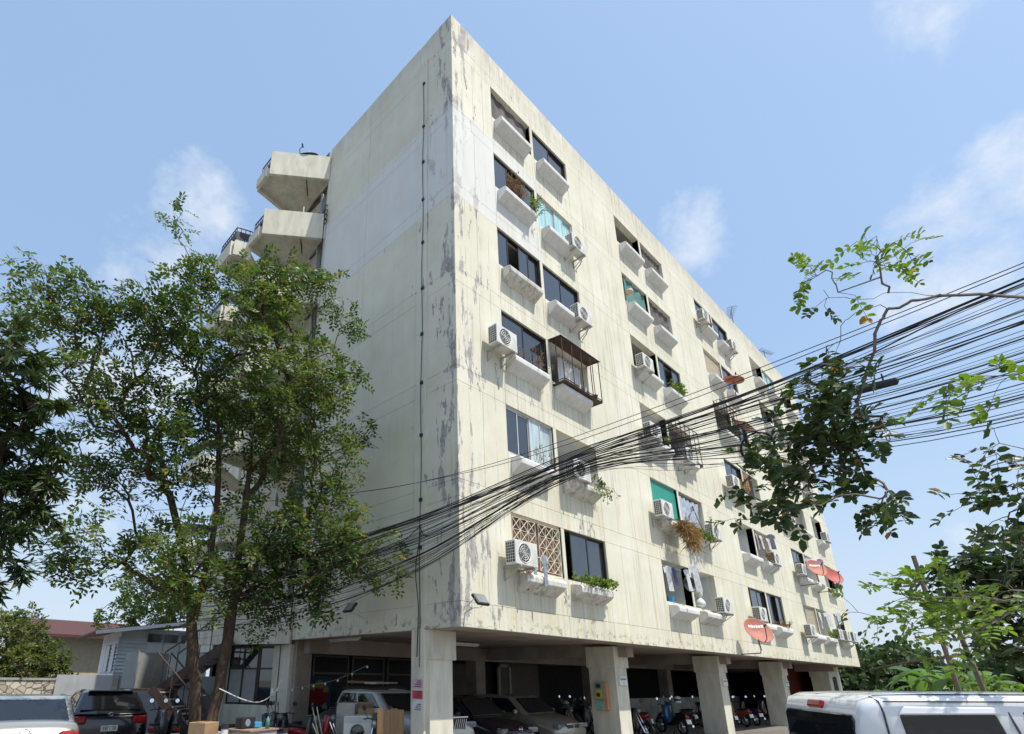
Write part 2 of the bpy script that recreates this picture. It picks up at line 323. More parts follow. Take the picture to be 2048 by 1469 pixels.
def cloth_sheet(x0, x1, z0, z1, y, amp, nx, fold, seed, hem=0.):
    rg = random.Random(seed); mb = MB(); nz_ = 7; ph = rg.random()*6
    vs = []; 
    for j in range(nz_+1):
        for i in range(nx+1):
            u, v = i/nx, j/nz_
            vs.append((x0+(x1-x0)*u, y-amp*math.sin(u*fold+ph+.5*math.sin(v*3))-.3*amp*math.sin(v*7+u*9), z1-(z1-z0)*v*(1+hem*math.sin(u*5+ph))))
    mb.add(vs, [(j*(nx+1)+i, (j+1)*(nx+1)+i, (j+1)*(nx+1)+i+1, j*(nx+1)+i+1) for j in range(nz_) for i in range(nx)])
    return mb
TEAL = mat('teal_sheet', (.015, .26, .20), .6, var=.1, scale=2); FOIL = mat('insulation_foil', (.62, .62, .62), .28, .8, var=.2, scale=6, bump=.9, bscale=5)
GRN = mat('green_tarp', (.07, .19, .165), .7, var=.2, scale=3); BAM = mat('bamboo_slat', (.42, .36, .27), .8, var=.25, scale=5, stretch=(.3, 1, 8)); CURT = mat('white_curtain', (.72, .72, .75), .9, var=.08)
GRILL = mat('cream_grille_paint', (.70, .64, .50), .6, var=.1); TAN = mat('tan_curtain', (.17, .10, .065), .8, var=.15)
half_pl = {}
for i in range(NF):
    zt = ZT0+FH*i; zb = zt-SILL
    for k, s, a, b in openings:
        kind = SPEC[(i, k)][s]; rs = i*100+k*10+s
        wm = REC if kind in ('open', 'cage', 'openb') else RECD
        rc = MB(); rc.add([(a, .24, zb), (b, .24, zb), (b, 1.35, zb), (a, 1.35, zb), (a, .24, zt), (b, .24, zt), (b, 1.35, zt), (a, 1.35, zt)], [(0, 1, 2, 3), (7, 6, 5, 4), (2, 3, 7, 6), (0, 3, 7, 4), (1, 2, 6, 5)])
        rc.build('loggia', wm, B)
        if kind in ('open', 'openb'):
            dm = MB(); dm.box(a+.35, a+1.15, 1.30, 1.34, zb+.02, zt-.25); dm.build('loggia_door', mat('dark_door', (.10, .085, .075), .6, var=.2), B)
        if kind[0] == 'g' and kind[1].isdigit():
            n = int(kind[1]); fm = BRZ; win = frame(a, b, zb, zt, fm); st = (b-a-.08)/n
            skip = {'g3o': 1, 'g4o': 1}.get(kind, -1)
            off = .3 if kind == 'g2b' else 0
            for q in range(n):
                if q == skip: continue
                x0 = a+.04+st*q; x1 = x0+st
                if off: x0 = a+.04+off+(b-a-.08-off)*q/n; x1 = a+.04+off+(b-a-.08-off)*(q+1)/n
                sash(win, x0, x1, zb+.04, zt-.04, .06+.035*(q % 2), fm, GL)
        elif kind in ('alu', 'turq'):
            win = frame(a, b, zb, zt, ALU); st = (b-a-.08)/4
            for q in range(4): sash(win, a+.04+st*q, a+.04+st*(q+1), zb+.04, zt-.04, .06+.035*(q % 2), ALU, GLT if kind == 'turq' else (GL if q < 2 else GLC))
        elif kind in ('net', 'netc'):
            cloth_sheet(a, b, zb, zt, .14, .02, 24, 25 if kind == 'net' else 45, rs).build('shade_net', NET, B, smooth=True)
        elif kind == 'green':
            cloth_sheet(a+.25, b, zb+.05, zt, .1, .03, 24, 18, rs, .15).build('tarp', GRN, B, smooth=True)
        elif kind == 'teal':
            p = MB(); p.box(a, b, .08, .1, zb, zt); p.build('sheet', TEAL, B)
        elif kind == 'foil':
            cloth_sheet(a+.1, b-.15, zb, zt-.12, .1, .05, 20, 30, rs, .05).build('foil_sheet', FOIL, B)
            p = MB(); p.tube([(a+.4, .05, zb+.1), (a+1.3, .05, zt-.3)], .015); p.tube([(a+1.2, .05, zt-.3), (b-.1, .05, zb+.1)], .015); p.build('brace', BRZ, B)
        elif kind == 'blind':
            win = frame(a, b, zb, zt, GRILL)
            for q in range(16):
                p = MB(); z = zb+.05+q*.076; p.box(a+.04, b-.04, .09, .105, z, z+.066); p.build('slat', BAM, win)
        elif kind == 'grille':
            win = frame(a, b, zb, zt, GRILL); p = MB()
            for hx in (0, 1):
                x0 = a+.06+hx*(b-a)/2; x1 = x0+(b-a)/2-.12; nx, nz_ = 3, 4; dx, dz = (x1-x0)/nx, (SILL-.16)/nz_
                for u in range(nx+1): p.tube([(x0+dx*u, .03, zb+.08), (x0+dx*u, .03, zt-.08)], .007, 4)
                for v in range(nz_+1): p.tube([(x0, .03, zb+.08+dz*v), (x1, .03, zb+.08+dz*v)], .007, 4)
                for u in range(nx):
                    for v in range(nz_):
                        xa, za = x0+dx*u, zb+.08+dz*v
                        p.tube([(xa, .03, za), (xa+dx, .03, za+dz)], .009, 4); p.tube([(xa, .03, za+dz), (xa+dx, .03, za)], .009, 4)
            p.build('grille', GRILL, win); p = MB(); p.box(a+.04, b-.04, .16, .17, zb+.04, zt-.04); p.build('curtain', TAN, win)
        elif kind in ('cage', 'bars'):
            dp = .40 if kind == 'cage' else .28; p = MB(); z0 = zb-.12
            xs = [a+.02+(b-a-.04)*q/(4 if kind == 'cage' else 5) for q in range(5 if kind == 'cage' else 6)]
            for x in xs: p.tube([(x, -dp, z0), (x, -dp, zt-.02)], .014, 4)
            for z in (z0, zt-.02, z0+.06) + ((zb+.5,) if kind == 'bars' else ()): p.tube([(xs[0], 0, z), (xs[0], -dp, z), (xs[-1], -dp, z), (xs[-1], 0, z)], .016, 4)
            p.tube([(xs[0], -dp*.5, z0), (xs[0], -dp*.5, zt)], .012, 4); p.tube([(xs[-1], -dp*.5, z0), (xs[-1], -dp*.5, zt)], .012, 4)
            win = p.build('window_cage', IRON, B)
            p = MB(); p.box(xs[0], xs[-1], -dp, 0, z0-.03, z0-.01); p.build('cage_floor', IRON, win)
            if kind == 'cage':
                p = MB(); p.add([(a-.05, 0, zt+.02), (b+.05, 0, zt+.02), (b+.05, -dp-.04, zt-.02), (a-.05, -dp-.04, zt-.02), (a-.05, 0, zt+.035), (b+.05, 0, zt+.035), (b+.05, -dp-.04, zt-.005), (a-.05, -dp-.04, zt-.005)], [(0, 1, 2, 3), (7, 6, 5, 4), (2, 3, 7, 6), (0, 3, 7, 4), (1, 2, 6, 5)]); p.build('cage_roof', IRON, win)
                cloth_sheet(a+.75, b-.1, zb+.05, zt-.1, .2, .05, 40, 50, 5).build('curtain', CURT, win, smooth=True)
        # planter box below each half opening
        pw0, pw1 = a+.10, a+1.60; pr = [(0, zb-.10), (-.27, zb-.14), (-.31, zb-.18), (-.32, zb-.22), (-.31, zb-.32), (-.27, zb-.36), (0, zb-.53)]
        pm = MB(); pm.extr(pr, pw0, pw1, 0); dirty = (i, k, s) in {(0, 0, 0), (0, 0, 1), (1, 0, 1), (0, 1, 1), (3, 0, 0), (2, 3, 0), (2, 2, 1), (1, 1, 0)}
        po = pm.build('planter_box', DIRTYW if dirty else WHITE, B, bevel=.012)
        if not s: pl = MB(); pl.box(b, b+MUL, .02, .26, zb-.02, zt+.002); pl.build('mullion', CONC, B)
# ---- stepped balcony wing at the far end of the shaded side
wg = MB(); wg.box(.35, .6, DEP, 14, 2.6, 19.4); wg.box(.02, .6, DEP-.2, DEP-.001, BOT, 19.9); wg.box(.6, 3.5, 13.8, 14, 2.6, 19.4); wg.build('wing_wall', CONC, B)
RAIL = mat('dark_railing_paint', (.045, .04, .045), .5, .4, var=.2); DOORW = mat('pale_door', (.55, .56, .55), .6, var=.1); DOORD = mat('brown_door', (.12, .09, .075), .6, var=.2)
def offs(p, q, d):
    t = (Vector(q)-Vector(p)).normalized(); n = Vector((t.y, -t.x)); return (p[0]+n.x*d, p[1]+n.y*d), (q[0]+n.x*d, q[1]+n.y*d)
def wallseg(mb, p, q, th, z0, z1):
    a, b = offs(p, q, -th); mb.prism([p, q, b, a], z0, z1)
for k in range(0, 7):
    zb = 2.64+2.775*k
    if k == 0: pts = [(.02, 6.36), (-.95, 8.2), (-1.5, 9.75), (.3, 9.9)]
    else: pts = [(.02, 6.36), (-1.75, 7.66), (-1.75, 8.5), (.35, 8.9)]
    m = MB(); m.prism(pts, zb+.2, zb+.34); fl = m.build('balcony', CONC, B)
    m = MB(); a, b = pts[0], pts[1]; wallseg(m, a, b, .12, zb, zb+1.12)
    if k == 0: wallseg(m, pts[1], pts[2], .12, zb, zb+1.12)
    m.build('balcony_parapet', CONC, fl, bevel=.01, fixn=True)
    if k:
        m = MB(); a, b = pts[1], pts[2]; wallseg(m, (a[0]+.0, a[1]+.06), b, .12, zb, zb+.42); wallseg(m, b, pts[3], .12, zb, zb+.42); m.build('balcony_upstand', CONC, fl, fixn=True)
        m = MB(); x = a[0]+.05
        for q in range(7): y = a[1]+.06+(b[1]-a[1]-.06)*q/6; m.tube([(x, y, zb+.42), (x, y, zb+1.1)], .014, 4)
        for z in (zb+.62, zb+1.1): m.tube([(x, a[1]+.02, z), (x, b[1], z)], .02, 4)
        m.add([(x+.02, a[1]+.1, zb+.66), (x+.02, b[1], zb+.66), (x+.02, b[1], zb+.98), (x+.02, a[1]+.1, zb+.98), (x+.035, a[1]+.1, zb+.66), (x+.035, b[1], zb+.66), (x+.035, b[1], zb+.98), (x+.035, a[1]+.1, zb+.98)], [(0, 1, 2, 3), (4, 7, 6, 5), (0, 4, 5, 1), (3, 2, 6, 7)])
        m.build('railing', RAIL, fl)
        m = MB(); m.box(.30, .348, 7.0, 7.9, zb+.34, zb+2.3); m.build('door', DOORD, fl)
        m = MB(); m.cbox((-.35, 7.35, zb+.95), (.04, .75, 1.5), Matrix.Rotation(R(-35), 3, 'Z')); m.build('screen_board', DOORW, fl)
    if 1 <= k <= 5:
        p2 = [(-1.70, 8.56), (-2.28, 8.75), (-2.25, 10.1), (.35, 10.4)]
        m = MB(); m.prism(p2, zb-.3, zb-.16); f2 = m.build('balcony', CONC, B)
        m = MB(); wallseg(m, p2[0], p2[1], .12, zb-.5, zb+.12); wallseg(m, p2[1], p2[2], .12, zb-.5, zb+.12); m.build('balcony_upstand', CONC, f2, fixn=True)
        m = MB(); pa, pb, pc = [(p[0]+.05, p[1]+.05) for p in p2[:3]]
        for u, v, n in ((pa, pb, 4), (pb, pc, 8)):
            for q in range(n+1):
                t = q/n; xx, yy = u[0]+(v[0]-u[0])*t, u[1]+(v[1]-u[1])*t; m.tube([(xx, yy, zb+.1), (xx, yy, zb+.85)], .013, 4)
            for z in (zb+.35, zb+.85): m.tube([(*u, z), (*v, z)], .02, 4)
            a_, b_ = offs(u, v, -.02); m.prism([u, v, b_, a_], zb+.38, zb+.68)
        m.build('railing', RAIL, f2)
m = MB(); m.box(.1, .34, 6.5, 6.62, 2.7, 19.2); m.box(.06, .32, 6.9, 6.96, 2.7, 19.2); m.build('drain_pipe', mat('grey_pipe', (.4, .42, .42), .5), B)
# ground level of the wing: infill wall with window
m = MB(); wallseg(m, (.1, 6.95), (-.75, 8.75), .15, .0, 1.05); wallseg(m, (.1, 6.95), (.02, 7.12), .15, 1.05, 2.62); wallseg(m, (-.66, 8.56), (-.75, 8.75), .15, 1.05, 2.62); m.build('infill_wall', CONC, B, fixn=True)
wdir = Vector((-.85, 1.8)).normalized(); wn = Vector((-wdir.y, wdir.x))
def on_w(t, z, o=0.): p = Vector((.02, 7.12))+wdir*t+wn*(-o); return (p.x, p.y, z)
def wq(mb, t0, t1, z0, z1, o0=.02, o1=-.03):
    vs = [on_w(t, z, o) for o in (o0, o1) for t, z in ((t0, z0), (t1, z0), (t1, z1), (t0, z1))]
    mb.add(vs, [(0, 1, 2, 3), (7, 6, 5, 4), (0, 4, 5, 1), (1, 5, 6, 2), (2, 6, 7, 3), (3, 7, 4, 0)])
m = MB()
for t in (0, .52, .58, 1.08, 1.56): wq(m, t, t+.05, 1.05, 2.6, .03)
for z in (1.05, 1.98, 2.55): wq(m, .05, 1.56, z, z+.05, .028)
wn_o = m.build('window', BRZ, B, fixn=True)
m = MB(); wq(m, .05, .52, 1.1, 1.98, .0, -.01); m.build('pane', GL, wn_o); m = MB(); wq(m, .05, 1.56, 2.03, 2.55, .0, -.01); m.build('pane', GL, wn_o)
m = MB(); wq(m, .63, 1.56, 1.1, 1.98, .0, -.01); m.build('pane', mat('grey_board', (.30, .31, .31), .7, var=.08), wn_o)
m = MB(); m.box(-.02, .42, 6.35, 6.85, 0, 2.64); m.build('column', CONC, B, bevel=.012)
# back of the parking hall: shopfronts, shutters and red wall
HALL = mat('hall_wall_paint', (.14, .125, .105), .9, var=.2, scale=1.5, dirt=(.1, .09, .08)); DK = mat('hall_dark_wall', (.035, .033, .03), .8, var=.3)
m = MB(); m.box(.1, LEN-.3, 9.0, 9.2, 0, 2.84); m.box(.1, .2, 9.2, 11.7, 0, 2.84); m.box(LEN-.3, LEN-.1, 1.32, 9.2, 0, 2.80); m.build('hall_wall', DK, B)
RED = mat('red_brown_wall', (.09, .016, .011), .85, var=.15, spec=.2)
m = MB(); m.box(27.6, 33.1, 2.4, 2.55, 0, 2.80); m.build('red_partition', RED, B)
m = MB(); m.box(30.9, LEN-.02, 1.1, 1.3, 0, BOT-.01); m.build('end_wall', CONC, B); m = MB(); m.box(31.6, 32.4, 1.04, 1.099, 1.0, 2.2); m.build('end_window', DK, B)
m = MB(); m.box(15.7, 29.0, 5.2, 5.35, 0, 1.1); m.build('low_wall', CONC_G, B)
for x in (.8, 2.4, 4.0, 5.6):
    f = MB(); f.box(x, x+.06, 8.92, 8.98, .3, 2.5); f.box(x+1.4, x+1.46, 8.92, 8.98, .3, 2.5); f.box(x+.06, x+1.4, 8.92, 8.98, 1.9, 1.96); f.box(x+.06, x+1.4, 8.92, 8.98, .3, .36); f.box(x+.06, x+1.4, 8.92, 8.98, 2.44, 2.5)
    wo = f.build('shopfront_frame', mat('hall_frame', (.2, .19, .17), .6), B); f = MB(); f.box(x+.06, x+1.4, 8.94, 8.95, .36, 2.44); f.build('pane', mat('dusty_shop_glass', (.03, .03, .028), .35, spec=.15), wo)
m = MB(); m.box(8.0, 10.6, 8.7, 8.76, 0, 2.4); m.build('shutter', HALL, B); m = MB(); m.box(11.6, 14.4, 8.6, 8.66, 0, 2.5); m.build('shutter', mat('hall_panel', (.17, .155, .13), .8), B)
m = MB()
for x in (10.7, 11.4): m.box(x, x+.12, 7.9, 8.0, 0, 2.4)
m.box(10.7, 11.52, 7.9, 8.0, 2.3, 2.4); m.build('door_frame', mat('door_frame_paint', (.4, .39, .36), .7), B)
# ================================================================ things fixed to the block
FLN = ['lowest', 'second', 'third', 'fourth', 'fifth', 'top']; BAYN = ['bay nearest the corner', 'second window bay', 'third window bay', 'fourth window bay', 'last window bay']
def ac_proto():
    r = empty('air_conditioner'); W, H, Dp = .80, .54, .28
    m = MB(); m.box(0, W, 0, Dp, 0, H); c = m.build('casing', ACW, r, bevel=.015)
    m = MB(); m.lathe([(.20, 0), (.215, -.012), (.225, 0)], (W*.40, -.002, H*.5), (0, 1, 0), 20)
    for rr in (.05, .10, .15): m.lathe([(rr, -.006), (rr+.008, -.012), (rr+.016, -.006)], (W*.40, 0, H*.5), (0, 1, 0), 16)
    for q in range(8):
        a = q*math.pi/4; m.tube([(W*.4, -.008, H*.5), (W*.4+.21*math.cos(a), -.008, H*.5+.21*math.sin(a))], .005, 4)
    m.build('fan_guard', ACW, c)
    m = MB(); m.lathe([(0.001, -.0035), (.205, -.0035)], (W*.40, 0, H*.5), (0, 1, 0), 20); m.build('fan_opening', FIN, c)
    m = MB(); m.box(-.004, 0, .03, Dp-.03, .05, H-.05, skip=('+x',)); m.build('fin_panel', FIN, c)
    m = MB()
    for q in range(1, 7): z = .05+(H-.1)*q/7; m.box(-.012, -.004, .03, Dp-.03, z-.006, z+.006)
    for q in range(1, 4): y = .03+(Dp-.06)*q/4; m.box(-.012, -.004, y-.005, y+.005, .05, H-.05)
    m.build('side_grid', ACW, c)
    for x in (.12, W-.16):
        m = MB(); m.box(x, x+.04, -.03, Dp+.16, -.045, -.005); m.box(x, x+.005, Dp+.12, Dp+.16, -.32, -.045); m.tube([(x+.02, 0, -.04), (x+.02, Dp+.14, -.30)], .012, 4)
        m.build('bracket', mat('galvanised_bracket', (.45, .44, .42), .6, .5, var=.2), r)
    m = MB(); m.tube([(W, .2, .15), (W+.08, .22, .1), (W+.1, .3, -.05), (W+.06, .43, -.2)], .018, 6); m.build('pipe', mat('pipe_wrap', (.5, .48, .42), .8), r)
    return r
AC = ac_proto(); first_ac = True
AC_LIST = [(0, 0, 1.28, 4.12, 'left of the diamond grille window'), (2, 0, .98, 9.5, 'left of the tinted window'), (1, 0, 3.95, 6.78, 'inside the open loggia'), (3, 0, 5.0, 12.2, 'at the right of the tinted window'), (4, 0, 5.1, 15.0, 'right of the turquoise curtains'),
 (3, 1, 9.15, 12.25, 'on a shelf above the planter'), (2, 1, 8.95, 9.5, 'at its left edge behind the cables'), (2, 1, 11.7, 9.4, 'inside the barred cage'), (1, 1, 8.95, 6.75, 'before the teal sheet'), (1, 1, 12.95, 6.72, 'right of the foil sheet'), (0, 1, 12.8, 4.05, 'right of the white bags'),
 (5, 2, 16.45, 17.85, 'at its left'), (5, 2, 20.0, 17.8, 'at its right'), (2, 2, 16.2, 9.45, 'at its left behind leaves'), (1, 2, 19.75, 6.73, 'right of the striped clothes'), (0, 2, 16.4, 4.05, 'above the round orange dish'), (2, 3, 23.8, 9.6, 'left of the dark net'), (1, 3, 23.85, 6.8, 'left of the orange dish'), (0, 3, 23.0, 3.85, 'at its left'),
 (3, 4, 29.4, 12.3, 'half hidden by leaves'), (2, 4, 30.6, 9.6, 'in the open loggia'), (0, 4, 28.2, 3.98, 'first of three in a row'), (0, 4, 29.8, 4.0, 'middle of three in a row'), (0, 4, 31.3, 4.02, 'end one of three by the far edge')]
for (i, k, x, z, where) in AC_LIST:
    o = AC if first_ac else copy_tree(AC); first_ac = False
    o.location = (x, -.44, z); tag(o, f'white air conditioner {where}, {FLN[i]} floor, {BAYN[k]}', 'air conditioner', 'air conditioners on the sunlit front')
# satellite dishes
DISH = mat('orange_dish', (.40, .135, .085), .65, var=.08, scale=4, dirt=(.45, .25, .2), dirt_amt=.3); DISHR = mat('red_dish', (.42, .085, .07), .65, var=.08)
def dish(loc, aim, rad, m_, label, wall_y=0., decal=True):
    r = empty('satellite_dish', loc, label=label, cat='satellite dish', group='satellite dishes on the front'); ax = Vector(aim).normalized()
    q = Vector((0, 0, 1)).rotation_difference(ax).to_matrix()
    prof = [(rad*t, rad*.22*t*t) for t in (.001, .25, .5, .75, .95, 1.0)]+[(rad*1.02, rad*.2), (rad*.75, rad*.11), (.001, -.015)]
    m = MB(); m.lathe(prof, (0, 0, 0), ax, 26); m.build('reflector', m_, r, smooth=True)
    lo = q @ Vector((0, -rad, rad*.2)) if True else None
    up_ = Vector((0, 0, 1)); side = ax.cross(up_).normalized(); dn = ax.cross(side).normalized(); dn = dn if dn.z < 0 else -dn
    m = MB(); tip = ax*rad*.95+dn*rad*.1; m.tube([dn*rad*.95+ax*rad*.2, dn*rad*.9+ax*rad*.5, tip], .016, 5); m.tube([tip-ax*.06, tip+ax*.08], .03, 8); m.build('feed_arm', BLACK, r)
    m = MB(); foot = Vector((-.15, wall_y-loc[1], -rad-.28)); m.tube([-ax*.03, -ax*.12+dn*rad*.3, Vector((0, -.02, -rad-.12)), Vector((0, .02, -rad-.25)), foot], .022, 6); m.build('bracket', mat('dark_bracket', (.13, .11, .10), .6, .4), r)
    if decal:
        m = MB(); cc = -dn*rad*.38+ax*(rad*.12)
        def pt(u, v): b = side*u-dn*v; rr = (b+(-dn*rad*.38)).length/rad; return -dn*rad*.38+b+ax*(rad*.22*rr*rr+.006)
        for j, (u0, u1, h_) in enumerate(((-.30, -.21, .06), (-.19, -.12, .055), (-.10, -.03, .06), (-.01, .06, .05), (.08, .16, .06), (.18, .28, .055))):
            m.add([pt(u0*rad*2, -h_*rad*1.6), pt(u1*rad*2, -h_*rad*1.6), pt(u1*rad*2, h_*rad*1.6), pt(u0*rad*2, h_*rad*1.6)], [(0, 1, 2, 3)])
        m.build('lettering', mat('dish_lettering', (.85, .82, .78), .6), r)
    return r
AIM = (-.52, -.72, .46)
dish((15.05, -.62, 3.55), AIM, .50, DISH, 'large round orange dish low on the wall between second and third bays')
dish((24.9, -.75, 7.15), AIM, .48, DISH, 'orange dish beside striped clothes on the second floor, fourth bay')
dish((28.0, -.75, 7.15), AIM, .48, DISHR, 'red dish near the far edge, right of the orange one', decal=False)
dish((18.5, -.55, 15.2), (.1, -.25, .95), .45, DISH, 'orange dish tilted skyward high on the fifth floor, third bay', decal=False)
rd = dish((-.6, 7.2, 20.62), (-.5, -.3, .8), .5, mat('black_mesh_dish', (.03, .03, .035), .6), 'black mesh dish on top of the highest balcony', wall_y=7.4, decal=False)
# floodlights
def flood(loc, rz, label):
    r = empty('floodlight', loc, rz, label, 'floodlight', 'floodlights low on the walls')
    rx = Matrix.Rotation(R(-38), 3, 'X'); m = MB(); m.cbox((0, -.42, .12), (.34, .06, .26), rx); m.build('lamp_body', BLACK, r, bevel=.01); m = MB(); m.cbox(Vector((0, -.42, .12))+rx @ Vector((0, -.034, 0)), (.29, .008, .21), rx); m.build('lens', mat('flood_lens', (.22, .22, .21), .2), r)
    m = MB(); m.tube([(-.19, -.42, .12), (-.19, -.24, .0), (0, -.2, -.02), (.19, -.24, .0), (.19, -.42, .12)], .01, 5); m.tube([(0, 0, -.1), (0, -.2, -.02)], .018, 5); m.build('bracket', ALU, r)
flood((.12, -.0, 3.12), 0, 'black floodlight on a bracket at the sunlit corner'); flood((-.02, 3.1, 3.2), R(-90), 'small black floodlight on the shaded end wall')
# awning, cables down the pilaster, conduit
m = MB(); a0, b0, zt = 16.95+2.16, 16.95+4.18, ZT0+FH*3
AW = empty('striped_awning', (a0, 0, zt-.75), label='small red and white striped awning on the fourth floor, third bay', cat='awning')
for q in range(8):
    m = MB(); u0, u1 = (b0-a0)*q/8, (b0-a0)*(q+1)/8-.004; m.add([(u0, 0, .5), (u1, 0, .5), (u1, -.55, .22), (u0, -.55, .22), (u0, 0, .515), (u1, 0, .515), (u1, -.55, .235), (u0, -.55, .235)], [(3, 2, 1, 0), (4, 5, 6, 7), (0, 1, 5, 4), (2, 3, 7, 6), (1, 2, 6, 5), (3, 0, 4, 7)]); m.build('stripe', mat('awning_red', (.5, .09, .06), .7) if q % 2 == 0 else mat('awning_white', (.7, .66, .6), .7), AW)
m = MB(); m.tube([(0, 0, 0), (0, -.55, .22), (b0-a0, -.55, .22), (b0-a0, 0, 0)], .015, 5); m.build('awning_frame', IRON, AW)
rg = random.Random(4); CAB = mat('black_cable', (.012, .012, .013), .5, var=.2)
m = MB(); pts = [(-.055, 1.14+.02*math.sin(z*1.7), z) for z in np.linspace(2.0, 19.0, 36)]; m.tube(pts, .009, 5)
down = m.build('wall_cable', CAB); tag(down, 'thin black cable running down the pilaster of the shaded wall', 'cable')
for z in (19.0, 17.2, 15.8, 14.4, 12.9, 11.4, 10., 8.6, 7.2, 5.6, 4.5): m = MB(); m.box(-.08, -.03, 1.09, 1.17, z-.04, z+.04); m.build('clip', BLACK, down, bevel=.008)
m = MB(); m.tube([(.2, 6.28, 18.4+.0), (-.1, 6.3, 18.0), (-.1, 6.32, 14), (-.08, 6.3, 9), (-.1, 6.31, 3)], .02, 5)
for q in range(3): m.lathe([(.10, -.015), (.125, 0), (.10, .015), (.08, 0), (.10, -.015)], (-.1, 6.28, 17.7-q*.22), (1, .3, 0), 12)
tag(m.build('cable_coil', CAB), 'coiled black cables hanging beside the balconies on the shaded wall', 'cable')
# roof aerials
def aerial(loc, h, rz, label):
    r = empty('roof_aerial', loc, rz, label, 'aerial', 'aerials on the roof edge'); m = MB(); m.tube([(0, 0, 0), (0, 0, h)], .018, 5); m.build('mast', IRON, r)
    m = MB(); m.tube([(-.55, 0, h-.1), (.75, 0, h-.1)], .012, 4)
    for q in range(7): x = -.5+q*.2; m.tube([(x, -.3+.02*q, h-.1), (x, .3-.02*q, h-.1)], .008, 4); m.tube([(x, -.2, h-.05), (x+.04, .2, h-.02)], .006, 4)
    m.build('yagi_elements', IRON, r)
aerial((24.0, .3, 19.95), 2.5, R(25), 'television aerial standing on the roof edge above the fourth bay'); aerial((29.5, .3, 19.95), 2.2, R(-20), 'farther television aerial at the end of the roof edge')
for q, (x, hh) in enumerate(((13.6, .45), (17.0, .3), (20.4, .35), (8.0, .12))):
    m = MB(); m.tube([(0, 0, 0), (.02, 0, hh+.9)], .03, 5); m.tube([(.02, 0, hh+.9), (.1, .05, hh+.85)], .02, 5); o = m.build('roof_vent_pipe', BLACK, loc=(x, .35, 19.95)); tag(o, ['dark vent pipe on the roof edge above the second bay', 'short pipe on the roof edge between second and third bays', 'short pipe on the roof edge above the third bay', 'stub of pipe on the roof edge before the second bay'][q], 'pipe', 'pipes along the roof edge')
# ================================================================ vegetation
def leaf_material(name, c0, c1, c2, trans=.35, rough=.45):
    m = bpy.data.materials.new(name); m.use_nodes = True; t = m.node_tree; N = t.nodes; L = t.links.new
    b = N['Principled BSDF']; b.inputs['Roughness'].default_value = rough; b.inputs['Specular IOR Level'].default_value = .4
    at = N.new('ShaderNodeAttribute'); at.attribute_name = 'tint'; cr = N.new('ShaderNodeValToRGB'); L(at.outputs['Fac'], cr.inputs[0])
    e = cr.color_ramp.elements; e[0].color = (*c0, 1); e[1].color = (*c2, 1); e.new(.78).color = (*c1, 1)
    L(cr.outputs[0], b.inputs['Base Color']); tr = N.new('ShaderNodeBsdfTranslucent'); hs = N.new('ShaderNodeHueSaturation'); hs.inputs['Value'].default_value = 1.5; hs.inputs['Saturation'].default_value = 1.1; L(cr.outputs[0], hs.inputs['Color']); L(hs.outputs[0], tr.inputs['Color'])
    mx_ = N.new('ShaderNodeMixShader'); mx_.inputs[0].default_value = trans; L(b.outputs[0], mx_.inputs[1]); L(tr.outputs[0], mx_.inputs[2]); L(mx_.outputs[0], N['Material Output'].inputs['Surface']); return m
BARK = mat('tree_bark', (.085, .06, .045), .95, var=.35, scale=9, bump=1., bscale=14, stretch=(2, 2, .5), spec=.1)
BARKG = mat('grey_bark', (.17, .14, .11), .95, var=.3, scale=10, bump=.6, bscale=20, spec=.1)
def spline(pts, n=7):
    pts = [np.array(p, float) for p in pts]; q = [2*pts[0]-pts[1]]+pts+[2*pts[-1]-pts[-2]]; o = []
    for i in range(1, len(q)-2):
        for k in range(n):
            t = k/n; a, b, c, d = q[i-1], q[i], q[i+1], q[i+2]; o.append(.5*((2*b)+(-a+c)*t+(2*a-5*b+4*c-d)*t*t+(-a+3*b-3*c+d)*t**3))
    o.append(pts[-1]); return o
def nrm(a): return a/np.maximum(np.linalg.norm(a, axis=-1, keepdims=True), 1e-9)
def leaf_mesh(name, m, base, d, n, ln, wd, tint, shape='rhomb'):
    d = nrm(d); s = nrm(np.cross(d, n)); n = np.cross(s, d); K = len(base); ln = ln[:, None]; wd = wd[:, None]
    if shape == 'rhomb':
        P = [base, base+d*ln*.5+s*wd*.5+n*wd*.12, base+d*ln-n*ln*.06, base+d*ln*.5-s*wd*.5+n*wd*.12]; F = [(0, 1, 2), (0, 2, 3)]
    elif shape == 'oval':
        P = [base, base+d*ln*.25+s*wd*.42+n*wd*.1, base+d*ln*.68+s*wd*.45+n*wd*.1, base+d*ln-n*ln*.1, base+d*ln*.68-s*wd*.45+n*wd*.1, base+d*ln*.25-s*wd*.42+n*wd*.1]; F = [(0, 1, 2, 3), (0, 3, 4, 5)]
    else:   # lance
        P = [base, base+d*ln*.35+s*wd*.5+n*wd*.1, base+d*ln-n*ln*.18, base+d*ln*.35-s*wd*.5+n*wd*.1]; F = [(0, 1, 2), (0, 2, 3)]
    V = np.stack(P, 1).reshape(-1, 3); q = len(P); F = np.array(F); k = F.shape[1]
    faces = (F[None]+(np.arange(K)*q)[:, None, None]).reshape(-1, k)
    me = bpy.data.meshes.new(name); me.vertices.add(len(V)); me.vertices.foreach_set('co', V.ravel())
    me.loops.add(faces.size); me.loops.foreach_set('vertex_index', faces.ravel().astype(np.int32))
    me.polygons.add(len(faces)); me.polygons.foreach_set('loop_start', np.arange(0, faces.size, k, dtype=np.int32)); me.update(calc_edges=True)
    a = me.attributes.new('tint', 'FLOAT', 'FACE'); a.data.foreach_set('value', np.repeat(tint, len(F)).astype(np.float32)); me.materials.append(m); return me
def link(name, me, parent=None):
    o = bpy.data.objects.new(name, me); col.objects.link(o)
    if parent: o.parent = parent
    return o
